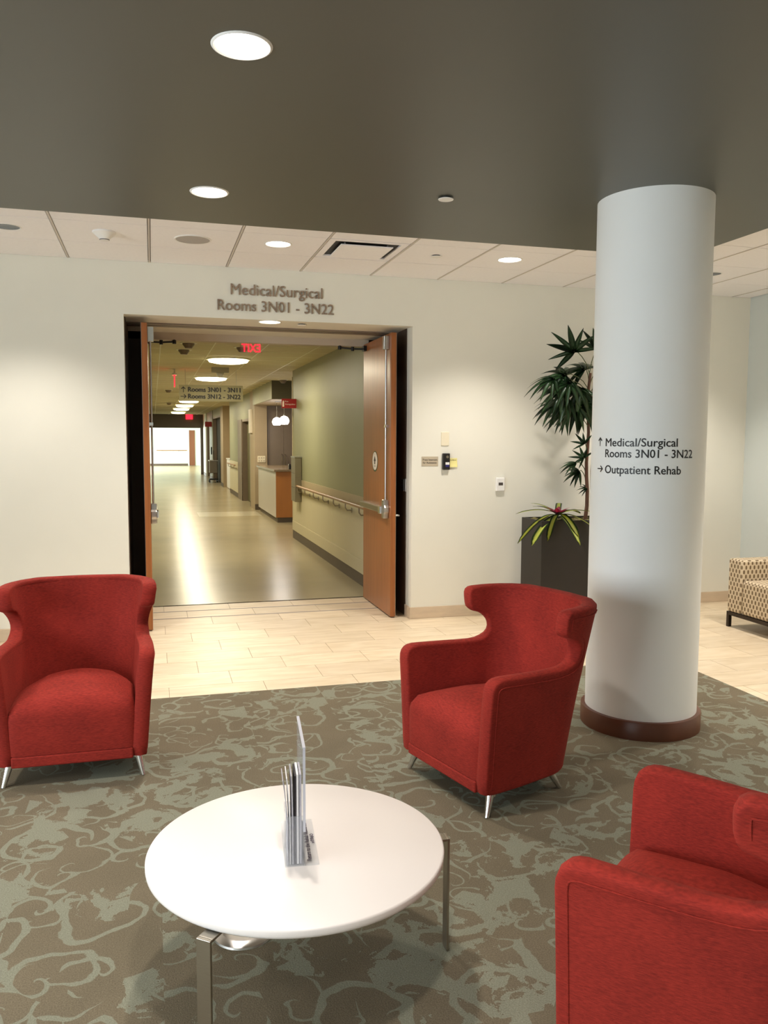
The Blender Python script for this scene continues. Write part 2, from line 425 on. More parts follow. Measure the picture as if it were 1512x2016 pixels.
def text_obj(name, body, m, M, parent=None, width=None, cap=None, extrude=0.0, fn=None, offset=0.0, bold=0.0):
    vs, fs = text_geo(body, width, cap, extrude, offset)
    if bold:                        # heavier strokes: the outline repeated a hair to each side
        n0 = len(vs); v2, f2 = [], []
        for q, (ox, oy) in enumerate(((-bold, 0), (bold, 0), (0, bold * .7), (0, -bold * .7))):
            v2 += [Vector((v.x + ox, v.y + oy, v.z + q * 2e-5)) for v in vs]; f2 += [tuple(i + q * n0 for i in f) for f in fs]
        vs, fs = v2, f2
    bm = bmesh.new(); bv = [bm.verts.new(fn(v) if fn else M @ v) for v in vs]
    for f in fs:
        try: bm.faces.new([bv[i] for i in f])
        except ValueError: pass
    me = bpy.data.meshes.new(name); bm.to_mesh(me); bm.free(); me.materials.append(MATS[m])
    o = bpy.data.objects.new(name, me); COL.objects.link(o)
    if parent is not None: o.parent = parent
    return o
def letters(parent, body, m, M, width, cap, extrude):     # raised letters, one mesh for each
    vs, fs = text_geo(body, width, cap, extrude)
    par = list(range(len(vs)))
    def root(i):
        while par[i] != i: par[i] = par[par[i]]; i = par[i]
        return i
    for f in fs:
        for i in f[1:]: par[root(i)] = root(f[0])
    key = {}
    for i, v in enumerate(vs): key.setdefault((round(v.x, 5), round(v.y, 5)), []).append(i)
    for g in key.values():
        for i in g[1:]: par[root(i)] = root(g[0])
    isl = {}
    for i in range(len(vs)): isl.setdefault(root(i), []).append(i)
    groups = []
    for g in sorted(isl.values(), key=lambda g: min(vs[i].x for i in g)):
        a, b_ = min(vs[i].x for i in g), max(vs[i].x for i in g)
        if groups and min(b_, groups[-1][1]) - max(a, groups[-1][0]) > .6 * min(b_ - a, groups[-1][1] - groups[-1][0]):
            groups[-1][2].extend(g); groups[-1][0] = min(a, groups[-1][0]); groups[-1][1] = max(b_, groups[-1][1])
        else: groups.append([a, b_, list(g)])
    for a, b_, g in groups:
        s = set(g); idx = {i: k for k, i in enumerate(g)}
        me = bpy.data.meshes.new('letter'); me.from_pydata([M @ vs[i] for i in g], [], [[idx[i] for i in f] for f in fs if f[0] in s]); me.materials.append(MATS[m])
        o = bpy.data.objects.new('letter', me); COL.objects.link(o); o.parent = parent
def wallM(x, y, z): return Matrix(((1, 0, 0, x), (0, 0, -1, y), (0, 1, 0, z), (0, 0, 0, 1)))   # text facing -y

# ---------------------------------------------------------------- room shell
YW, HC, HS, T = 7.0166, 3.0172, 2.905, .6096
XL, XR, YF = -4.5, 5.70, -3.0
X0 = -.6085
OL, OR, OT = -.206, 2.213, 2.602     # recess opening
YD = 8.13                            # back of recess / start of corridor
EX, EY = 3.64, 5.20                  # edge of carpet and of the dark soffit

fl = struct(box('floor', XL, XR, YF, YD, -.12, -.004, 'grout'), 'cream stone tile floor running past the doorway and round the carpet', 'floor')
TW = .3048; TY0 = 5.424
bm = bmesh.new(); bx(bm, -.3032, .3032, -.1508, .1508, -.006, 0); tme = None
def add_tile(cx, cy):
    global tme
    if tme is None:
        o = obj('floor_tile', bm, 'floor_stone', fl, loc=(cx, cy, 0)); tme = o.data
    else:
        o = bpy.data.objects.new('floor_tile', tme); COL.objects.link(o); o.parent = fl; o.location = (cx, cy, 0)
offs = {0: .335, 1: 0, 2: .665}
for n in range(-14, 9):
    y = TY0 + TW * n
    for k in range(-7, 11):
        x = .274 + (offs[n % 3] + k) * T; cx = x + T / 2; cy = y + TW / 2
        if cx - .3 > XR or cx + .3 < -2.6: continue
        if y >= YW - .06 and (cx + .3 < OL or cx - .3 > OR): continue
        if y + TW < EY and cx + .3 < EX: continue
        if y + TW < 1.5: continue
        add_tile(cx, cy)
struct(box('floor_carpet', XL, EX, YF, EY, -.006, .004, 'carpet'), 'grey brown carpet with sage scrollwork under the red chairs', 'carpet')
for i, yy in enumerate((7.558, 7.863)):
    struct(box('trim_%d' % (i + 1), OL + .01, OR - .01, yy - .009, yy + .009, -.003, .0012, 'inlay'), ('dark inlay strip in the doorway floor, nearer the lounge', 'dark inlay strip in the doorway floor, nearer the corridor')[i], 'inlay')

bm = bmesh.new()
bx(bm, XL - .2, OL, YW, YD + .07, -.12, 3.2); bx(bm, OR, XR + .2, YW, YD + .07, -.12, 3.2); bx(bm, OL, OR, YW, YD + .07, OT, 3.2)
struct(obj('wall_back', bm, 'wall_paint'), 'cream painted wall with the recessed double doorway', 'wall')
struct(box('wall_right', XR, XR + .2, YF, YW, -.12, 3.2, 'wall_blue'), 'pale grey blue wall behind the patterned sofa', 'wall')
struct(box('wall_front', XL - .2, XR + .2, YF - .2, YF, -.12, 3.2, 'wall_paint'), 'cream wall closing the lounge opposite the doorway', 'wall')
# left wall with three windows
bm = bmesh.new()
ys = [(-2.45, -.75), (-.45, 1.25), (1.55, 3.25)]
bx(bm, XL - .2, XL, YF, YW, -.12, .5); bx(bm, XL - .2, XL, YF, YW, 2.6, 3.2)
edges = [YF] + [v for p in ys for v in p] + [YW]
for a, c in zip(edges[0::2], edges[1::2]): bx(bm, XL - .2, XL, a, c, .5, 2.6)
struct(obj('wall_left', bm, 'wall_paint'), 'cream window wall lighting the lounge from the side', 'wall')
for i, (a, c) in enumerate(ys):
    wn = thing('window_%d' % (i + 1), 'tall lounge window, %s of three' % ('first', 'second', 'third')[i], 'window', (XL, (a + c) / 2, .5), kind='structure')
    h = (c - a) / 2
    bm = bmesh.new()
    for q in (bx(bm, -.06, .02, -h, -h + .05, 0, 2.1), bx(bm, -.06, .02, h - .05, h, 0, 2.1), bx(bm, -.06, .02, -h, h, 0, .05), bx(bm, -.06, .02, -h, h, 2.05, 2.1)): pass
    obj('window_frame', bm, 'steel', wn)
    box('pane', -.03, -.022, -h + .05, h - .05, .05, 2.05, 'window_glass', wn)

# baseboards
def bboard(name, x0, x1, y0, y1, label):
    return struct(box(name, x0, x1, y0, y1, 0, .105, 'stone_base', bevel=.004), label, 'baseboard')
bm = bmesh.new(); bx(bm, OR - .012, XR - .012, YW - .012, YW, 0, .105); bx(bm, OR - .012, OR, YW, 7.18, 0, .105)
struct(obj('baseboard_back', bm, 'stone_base', bevel=.003), 'stone baseboard from the doorway to the sofa corner', 'baseboard')
bboard('baseboard_left', XL, OL + .0, YW - .012, YW, 'stone baseboard on the wall behind the leftmost red chair')
bboard('baseboard_right', XR - .012, XR, YF, YW, 'stone baseboard along the pale blue wall')

# white tile ceiling
ce = struct(box('ceiling', XL - .2, XR + .2, YF - .2, YW, HC + .014, 3.25, 'gap_dark'), 'white suspended tile ceiling in front of the doorway wall', 'ceiling')
rows = [(YW - .579, YW)] + [(YW - .579 - T * (i + 1), YW - .579 - T * i) for i in range(0, 9)]
def holed(cx, cy, hx, hy, rad):      # ceiling tile with a round hole
    b2 = bmesh.new(); n = 32; A = []; B = []
    for i in range(n):
        a = 2 * PI * i / n + PI / 4; c, s = math.cos(a), math.sin(a); k = 1 / max(abs(c), abs(s))
        A.append((hx * c * k, hy * s * k)); B.append((rad * c, rad * s))
    for z in (0, .012):
        pass
    va = [b2.verts.new((x, y, 0)) for x, y in A]; vb = [b2.verts.new((x, y, 0)) for x, y in B]; vc = [b2.verts.new((x, y, .013)) for x, y in A]; vd = [b2.verts.new((x, y, .013)) for x, y in B]
    for i in range(n):
        j = (i + 1) % n
        b2.faces.new((va[i], va[j], vb[j], vb[i])); b2.faces.new((vc[i], vd[i], vd[j], vc[j])); b2.faces.new((va[i], vc[i], vc[j], va[j])); b2.faces.new((vb[i], vb[j], vd[j], vd[i]))
    return obj('ceiling_tile', b2, 'tile_white', ce, loc=(cx, cy, HC))
tmeshes = {}
for ri, (ya, yb) in enumerate(rows):
    for k in range(-5, 11):
        xa, xb = X0 + T * k, X0 + T * (k + 1)
        if k == 10: xb = XR
        if ya < EY - .3 and xb < EX: continue
        if yb < 1.5: continue
        if k == 3 and ri == 1: continue
        xa2 = xa + .011; xb2 = xb - .011; ya2 = ya + .0035; yb2 = yb - .0035
        cx, cy, hx, hy = (xa2 + xb2) / 2, (ya2 + yb2) / 2, (xb2 - xa2) / 2, (yb2 - ya2) / 2
        if ri == 1 and k in (-1, 8):
            holed(cx, cy, hx, hy, .086); continue
        kk = (round(hx, 4), round(hy, 4))
        if kk not in tmeshes:
            b2 = bmesh.new(); bx(b2, -hx, hx, -hy, hy, 0, .013); o = obj('ceiling_tile', b2, 'tile_white', ce, loc=(cx, cy, HC)); tmeshes[kk] = o.data
        else:
            o = bpy.data.objects.new('ceiling_tile', tmeshes[kk]); COL.objects.link(o); o.parent = ce; o.location = (cx, cy, HC)
for k in range(-4, 11):
    x = X0 + T * k
    box('grid_tee', x - .0065, x + .0065, (EY - .3 if x < EX else 1.3), YW, HC - .002, HC + .013, 'tee_grey', ce)

# dark dropped soffit over the carpet
bm = bmesh.new(); bx(bm, XL, EX, YF, EY, HS, HC + .013)
struct(obj('ceiling_soffit', bm, 'dark_ceiling'), 'dark olive brown dropped ceiling above the lounge', 'ceiling')

# column
CX, CY, CR = 2.659, 4.059, .3055
col = thing('column', 'round white column with black direction lettering and wooden base ring', 'column', (CX, CY, 0), kind='structure')
bm = bmesh.new(); lathe(bm, [(CR, .05), (CR, HS + .005)], 96)
obj('shaft', bm, 'column_paint', col, smooth=True)
bm = bmesh.new(); lathe(bm, [(CR, .004), (CR + .024, .004), (CR + .024, .1), (CR + .021, .104), (CR, .104)], 96)
obj('base_ring', bm, 'column_wood', col, smooth=True)
def on_col(deg0, z0):
    def f(v):
        a = math.radians(deg0) + v.x / CR
        rr = CR + .0012 + v.z
        return Vector((rr * math.cos(a), rr * math.sin(a), z0 + v.y))
    return f
def arc(d0, d1): return math.radians(d1 - d0) * CR
for body, d0, d1, zb in (('Medical/Surgical', -168.2, -94.3, 1.580), ('Rooms 3N01 - 3N22', -168.4, -76.4, 1.521), ('Outpatient Rehab', -168.2, -89.8, 1.435)):
    text_obj('lettering', body, 'ink', None, col, width=arc(d0, d1), cap=.0425, fn=on_col(d0, zb), bold=.0009)
def arrow_pts(s, right):
    pts = [(-.06, -.5), (.06, -.5), (.06, .28), (.28, .04), (.40, .14), (0, .54), (-.40, .14), (-.28, .04), (-.06, .28)]
    return [((y, -x) if right else (x, y)) for x, y in [(a * s, b_ * s) for a, b_ in pts]]
def arrow_obj(name, fn, m, s, right, parent):
    bm = bmesh.new()
    P2 = arrow_pts(s, right); n = len(P2)
    vs = [bm.verts.new(fn(Vector((x, y, 0)))) for x, y in P2]
    for f in ((0, 1, 2, 8), (2, 3, 4, 5), (2, 5, 8), (5, 6, 7, 8)): bm.faces.new([vs[i] for i in f])
    return obj(name, bm, m, parent)
arrow_obj('arrow', on_col(-177.2, 1.604), 'ink', .048, False, col)
arrow_obj('arrow', on_col(-176.4, 1.457), 'ink', .048, True, col)

# ---------------------------------------------------------------- doorway
bm = bmesh.new(); bx(bm, OL, OL + .006, 7.16, 8.10, 0, OT)
struct(obj('trim_3', bm, 'bronze_dark'), 'dark bronze lining beside the leftmost door leaf', 'trim')
bm = bmesh.new(); bx(bm, OR - .006, OR, 7.178, 8.10, 0, OT)
struct(obj('trim_4', bm, 'bronze_dark'), 'dark bronze lining behind the open door by the intercom', 'trim')
bm = bmesh.new(); bx(bm, OL, -.08, 8.10, 8.2, 0, OT); bx(bm, 2.095, OR, 8.10, 8.2, 0, OT)
struct(obj('trim_5', bm, 'bronze_dark'), 'dark metal door jambs at the back of the recess', 'trim')
bm = bmesh.new(); bx(bm, OL, OR, 8.10, 8.2, 2.535, OT)
struct(obj('trim_6', bm, 'head_tan'), 'tan metal door head above the open doors', 'trim')
bm = bmesh.new(); bx(bm, OL + .006, OR - .006, 7.46, 7.53, OT - .012, OT); bx(bm, OL + .006, OR - .006, 7.54, 7.62, OT - .016, OT)
struct(obj('trim_7', bm, 'frame_brown'), 'brown metal track across the doorway ceiling', 'trim')

def exit_device(door, s, name_closer):
    # leaf local frame: x=0 inner face, +x*s into the opening, y from 0 (hinge) to -1 (lead), z up
    dv = thing_part('exit_device', door)
    return dv
def make_door(name, label, xin, s, yh):
    """xin: x of the face towards the opening, s: +1 if the opening lies to +x of it. Leaf runs from yh (hinge) towards the camera."""
    d = thing(name, label, 'door', (xin, yh, 0), kind='structure')
    t = -.048 * s; x0, x1 = min(0, t), max(0, t)
    bm = bmesh.new(); bx(bm, x0, x1, -1.0, 0, .012, 2.552)
    obj('leaf', bm, 'door_wood', d, bevel=.002)
    bm = bmesh.new(); bx(bm, (x0 if s > 0 else x1) - .001, (x0 if s > 0 else x1) + .001, -1.001, -.9985, .012, 2.552)
    bx(bm, t - .001, t + .001, -1.0015, -.97, .012, 2.552); obj('edge_guard', bm, 'steel', d)
    # push bar
    bm = bmesh.new(); bx(bm, min(.0, .055 * s), max(0, .055 * s), -.80, -.06, .945, 1.0)
    pb = obj('push_bar', bm, 'nickel', d, bevel=.006)
    bm = bmesh.new(); bx(bm, min(0, .066 * s), max(0, .066 * s), -.865, -.80, .938, 1.007)
    obj('bar_end', bm, 'chrome', pb, bevel=.006)
    bm = bmesh.new()
    prism(bm, [(-.032, .90), (.032, .90), (.038, .945), (.048, .955), (.048, 1.0), (.036, 1.02), (.032, 1.07), (-.032, 1.07), (-.036, 1.02), (-.048, 1.0), (-.048, .955), (-.038, .945)], 0, .05)
    R = Matrix.Rotation(-PI / 2 * s, 4, 'Z')
    for v in bm.verts: v.co = R @ Vector((v.co.x, v.co.y, v.co.z)); v.co.y -= .905
    if s > 0:
        pass
    obj('latch_case', bm, 'steel', d, bevel=.008, seg=3)
    bm = bmesh.new(); cyl(bm, (.022 * s, -.905, 1.06), (.022 * s, -.905, 2.42), .009, n=12)
    rod = obj('rod', bm, 'steel', d, smooth=True)
    bm = bmesh.new(); bx(bm, min(0, .034 * s), max(0, .034 * s), -.92, -.89, 1.72, 1.745); obj('rod_guide', bm, 'chrome', rod)
    bm = bmesh.new(); prism(bm, [(-.032, 2.53), (.032, 2.53), (.022, 2.41), (-.022, 2.41)], 0, .05)
    for v in bm.verts: v.co = R @ v.co; v.co.y -= .905
    obj('top_latch', bm, 'steel', d, bevel=.004)
    # closer arm to the head
    bm = bmesh.new(); tube(bm, [(.01 * s, -.09, 2.50), (.12 * s, -.03, 2.505), (.24 * s, .02, 2.52)], .009, 8)
    bx(bm, min(.0, .03 * s), max(0, .03 * s), -.13, -.05, 2.48, 2.53)
    cyl(bm, (.12 * s, -.03, 2.485), (.12 * s, -.03, 2.525), .016); cyl(bm, (.24 * s, .02, 2.50), (.24 * s, .02, 2.538), .018)
    obj('closer_arm', bm, 'black_metal', d)
    # lever on the outer face
    if s > 0: return d
    bm = bmesh.new(); ox = t; bx(bm, min(ox, ox - .008 * s), max(ox, ox - .008 * s), -.96, -.90, .82, 1.06)
    pl = obj('escutcheon', bm, 'steel', d)
    bm = bmesh.new(); tube(bm, [(ox, -.93, .925), (ox - .05 * s, -.93, .925), (ox - .055 * s, -.90, .925), (ox - .055 * s, -.82, .925)], .010, 10); obj('lever', bm, 'steel', pl, smooth=True)
    bm = bmesh.new()
    for zz in (.25, 1.25, 2.3): cyl(bm, (t, .006, zz - .06), (t, .006, zz + .06), .008, n=10)
    obj('hinge', bm, 'steel', d)
    return d
dl = make_door('door_1', 'open wooden door leaf seen edge-on at the dark pocket', -.028, +1, 8.095)
dr = make_door('door_2', 'open wooden door leaf with push bar and oval sticker', 2.042, -1, 8.095)
# oval sticker on the second leaf (part of it)
def disc_x(name, x, cy, cz, ry, rz, m, parent):
    bm = bmesh.new(); n = 36
    A = [bm.verts.new((x, cy + ry * math.cos(2 * PI * i / n), cz + rz * math.sin(2 * PI * i / n))) for i in range(n)]
    B = [bm.verts.new((0, cy + ry * math.cos(2 * PI * i / n), cz + rz * math.sin(2 * PI * i / n))) for i in range(n)]
    bm.faces.new(A); 
    for i in range(n): bm.faces.new((A[i], A[(i + 1) % n], B[(i + 1) % n], B[i]))
    return obj(name, bm, m, parent)
st = disc_x('oval_sticker', -.0015, -.455, 1.405, .100, .098, 'sign_green', dr)
disc_x('sticker_face', -.0025, -.455, 1.408, .088, .086, 'sign_white', st)
bm = bmesh.new()
vs = [bm.verts.new((-.0032, -.455 + a, 1.408 + c)) for a, c in ((-.016, -.03), (.016, -.03), (.016, .0), (.038, .0), (0, .052), (-.038, .0), (-.016, .0))]
bm.faces.new((vs[0], vs[1], vs[2], vs[6])); bm.faces.new((vs[2], vs[3], vs[4])); bm.faces.new((vs[6], vs[2], vs[4])); bm.faces.new((vs[5], vs[6], vs[4]))
obj('sticker_arrow', bm, 'ink', st)
MX = lambda y, z: Matrix(((0, 0, -1, -.0034), (-1, 0, 0, y), (0, 1, 0, z), (0, 0, 0, 1)))
text_obj('sticker_text', 'PUSH', 'ink', MX(-.425, 1.353), st, width=.06, cap=.014)
text_obj('sticker_text', 'TO', 'ink', MX(-.442, 1.469), st, width=.026, cap=.010)

rd = thing('card_reader', 'black card reader on the dark door lining', 'card reader', (OR - .006, 7.215, 1.20))
box('body', -.022, 0, -.035, .06, -.056, .056, 'black_plastic', rd, bevel=.004)
box('back_plate', -.003, 0, -.05, -.035, -.058, .058, 'white_plastic', rd)

# raised lettering over the doorway
wl = thing('wall_lettering', 'raised bronze letters above the doorway reading the ward and room numbers', 'lettering', (0, YW, 0))
letters(wl, 'Medical/Surgical', 'letter_metal', wallM(.640, -.009, 2.797), .766, .088, .006)
letters(wl, 'Rooms 3N01 - 3N22', 'letter_metal', wallM(.532, -.009, 2.668), .972, .086, .006)

# ---------------------------------------------------------------- small things on the wall
pq = thing('intercom_plaque', 'beige plaque with two lines of text beside the intercom', 'plaque', (2.381, YW, 1.420))
box('plate', -.078, .078, -.004, 0, -.043, .043, 'plaque', pq, bevel=.002)
text_obj('lettering', 'Press Intercom', 'ink_grey', wallM(-.066, -.0046, .006), pq, width=.134, cap=.017, bold=.0006)
text_obj('lettering', 'for Assistance', 'ink_grey', wallM(-.066, -.0046, -.020), pq, width=.128, cap=.017, bold=.0006)
ic = thing('intercom', 'black intercom with camera eye and white button', 'intercom', (2.530, YW, 1.418))
box('body', -.034, .034, -.030, 0, -.074, .074, 'black_plastic', ic, bevel=.006)
bm = bmesh.new(); lathe(bm, [(.012, 0), (.012, .003), (.009, .003), (.008, .001), (0, .001)], 20)
for v in bm.verts: v.co = Vector((v.co.x + .008, -.030 - v.co.z, v.co.y + .042))
obj('camera_eye', bm, 'panel_grey', ic)
box('call_button', -.010, .026, -.033, -.030, -.028, -.006, 'white_plastic', ic)
box('key_label', -.010, .024, -.0325, -.030, -.048, -.030, 'navy', ic)
sw = thing('switch_plate', 'blank ivory wall plate above the intercom', 'wall plate', (2.523, YW, 1.621))
box('plate', -.038, .038, -.007, 0, -.062, .062, 'ivory_plastic', sw, bevel=.004)
for dz in (-.042, .042):
    bm = bmesh.new(); cyl(bm, (0, -.0078, dz), (0, -.006, dz), .004, n=10); obj('screw', bm, 'ivory_plastic', sw)
sn = thing('sticky_note', 'yellow sticky note with faint writing beside the intercom', 'note', (2.603, YW, 1.408))
bm = bmesh.new()
g = [[bm.verts.new((-.038 + .076 * i / 4, -.002 - .010 * (1 - j / 5) ** 2 , -.040 + .080 * j / 5)) for i in range(5)] for j in range(6)]
for j in range(5):
    for i in range(4): bm.faces.new((g[j][i], g[j][i + 1], g[j + 1][i + 1], g[j + 1][i]))
obj('sheet', bm, 'sticky_yellow', sn, smooth=True)
text_obj('handwriting', 'Surface', 'ink_brown', wallM(-.034, -.0040, .018), sn, width=.062, cap=.012)
th = thing('thermostat', 'white thermostat with small dark screen near the plants', 'thermostat', (3.057, YW, 1.207))
box('body', -.042, .042, -.030, 0, -.062, .062, 'white_plastic', th, bevel=.007)
box('screen', -.020, .022, -.0315, -.0295, -.008, .018, 'ink_grey', th)

# ---------------------------------------------------------------- ceiling fixtures
WARM = (1.0, .925, .85)
def spot(parent, power, size=1.9, blend=.7, z=-.03, color=WARM, rad=.07):
    d = bpy.data.lights.new('lamp', 'SPOT'); d.energy = power; d.color = color; d.spot_size = size; d.spot_blend = blend; d.shadow_soft_size = rad
    o = bpy.data.objects.new('lamp', d); COL.objects.link(o); o.parent = parent; o.location = (0, 0, z)
def downlight(x, y, z, label, power, r_=.085, group=None, size=1.9):
    t = thing('downlight', label, 'downlight', (x, y, z), group=group)
    bm = bmesh.new(); lathe(bm, [(r_, 0), (r_ + .006, -.005), (r_ + .012, -.003), (r_ + .014, 0)], 40); obj('trim_ring', bm, 'white_plastic', t, smooth=True)
    bm = bmesh.new(); lathe(bm, [(r_, -.0012), (r_ * .7, -.003), (0, -.004)], 40); obj('lens', bm, 'lamp_glow', t, smooth=True)
    spot(t, power, size)
    return t
P_W, P_D = 114, 112
downlight(.309, 2.878, HS, 'lit round downlight in the dark ceiling, nearest the camera', P_D, .088)
downlight(.312, 4.563, HS, 'lit round downlight in the dark ceiling, nearer the doorway', P_D, .088)
downlight(.900, 6.10, HC, 'lit round downlight in the white tiles above the doorway letters', P_W)
downlight(2.715, 6.10, HC, 'lit round downlight in the white tiles beside the column', P_W)
downlight(.975, 7.12, OT, 'lit round downlight in the doorway recess', 60, .085)
for x, y, lb in ((.309, 1.2, 'lit round downlight in the dark ceiling above the camera'), (.309, -.5, 'lit round downlight in the dark ceiling behind the camera'), (-2.2, 1.2, 'lit round downlight by the middle lounge window'), (-2.2, 2.88, 'lit round downlight by the lounge window nearest the doorway wall'), (-2.2, 4.56, 'lit round downlight in the dark ceiling corner past the lounge windows')):
    downlight(x, y, HS, lb, P_D * .8, .088, group='downlights of the dark ceiling outside the view')
for x, y, lb in ((4.57, 4.3, 'lit round downlight in the tiles directly over the sofa'), (4.57, 2.4, 'lit round downlight in the tiles between sofa and camera'), (4.57, .5, 'lit round downlight in the tiles level with the camera')):
    downlight(x, y, HC, lb, P_W * 1.6, group='downlights of the tile ceiling outside the view')
def can_light(k, label, power, lamp):
    x = X0 + T * (k + .5); y = (rows[1][0] + rows[1][1]) / 2
    t = thing('can_light', label, 'downlight', (x, y, HC))
    bm = bmesh.new(); lathe(bm, [(.096, 0), (.090, -.004), (.084, -.002), (.080, .004), (.066, .0115)], 40); obj('trim_ring', bm, 'white_plastic', t, smooth=True)
    bm = bmesh.new(); lathe(bm, [(.084, -.001), (.074, .006), (.05, .010), (0, .012)], 40); obj('reflector', bm, 'reflector', t, smooth=True)
    spot(t, power, 1.9, z=-.03)
    return t
can_light(-1, 'silver reflector can light at the frame edge over the leftmost chair', 90, .4)
can_light(8, 'silver reflector can light over the sofa corner beside the column', 110, 1)

vt = thing('ceiling_vent', 'square ceiling air diffuser with flat centre plate', 'vent', (X0 + T * 3.5, (rows[1][0] + rows[1][1]) / 2, HC))
bm = bmesh.new(); h = .2935
for q in ((-h, h, -h, -h + .05), (-h, h, h - .05, h), (-h, -h + .05, -h + .05, h - .05), (h - .05, h, -h + .05, h - .05)): bx(bm, q[0], q[1], q[2], q[3], 0, .012)
obj('frame', bm, 'tile_white', vt)
box('throat', -h + .05, h - .05, -h + .05, h - .05, .0125, .0135, 'ink', vt)
box('centre_plate', -.195, .195, -.195, .195, -.012, -.006, 'tile_white', vt)
for a, c in ((-.16, -.16), (.16, -.16), (-.16, .16), (.16, .16)):
    bm = bmesh.new(); cyl(bm, (a, c, -.006), (a, c, .0125), .006, n=8); obj('hanger', bm, 'steel', vt)
sk = thing('smoke_detector', 'white cone shaped smoke detector on the ceiling tiles', 'smoke detector', (-.292, 6.09, HC))
bm = bmesh.new(); lathe(bm, [(0, 0), (.078, 0), (.078, -.010), (.060, -.024), (.036, -.046), (.030, -.058), (0, -.060)], 36); obj('body', bm, 'white_plastic', sk, smooth=True)
bm = bmesh.new(); lathe(bm, [(.0325, -.050), (.0335, -.050), (.0325, -.056), (.031, -.056)], 24); obj('sensor_slot', bm, 'ink', sk)
spk = thing('ceiling_speaker', 'round grey speaker grille in the ceiling tiles', 'speaker', (.300, 6.13, HC))
bm = bmesh.new(); lathe(bm, [(0, -.005), (.118, -.005), (.120, 0)], 40); obj('grille', bm, 'grey_speaker', spk, smooth=True)
bm = bmesh.new(); lathe(bm, [(.118, -.006), (.126, -.006), (.129, 0), (.118, 0)], 40); obj('rim', bm, 'white_plastic', spk, smooth=True)
def sprinkler(x, y, z, label):
    t = thing('sprinkler_cover', label, 'sprinkler', (x, y, z))
    bm = bmesh.new(); lathe(bm, [(0, -.012), (.040, -.012), (.042, -.009), (.040, -.008), (0, -.008)], 28); obj('cover', bm, 'white_plastic', t, smooth=True)
    bm = bmesh.new(); lathe(bm, [(.030, -.008), (.030, 0)], 20); obj('collar', bm, 'ink', t)
sprinkler(1.540, 4.307, HS, 'white sprinkler cover on the dark ceiling')
sprinkler(2.118, 6.13, HC, 'white sprinkler cover in the ceiling tiles by the vent')
sprinkler(1.258, 7.17, OT, 'white sprinkler cover in the doorway recess ceiling')

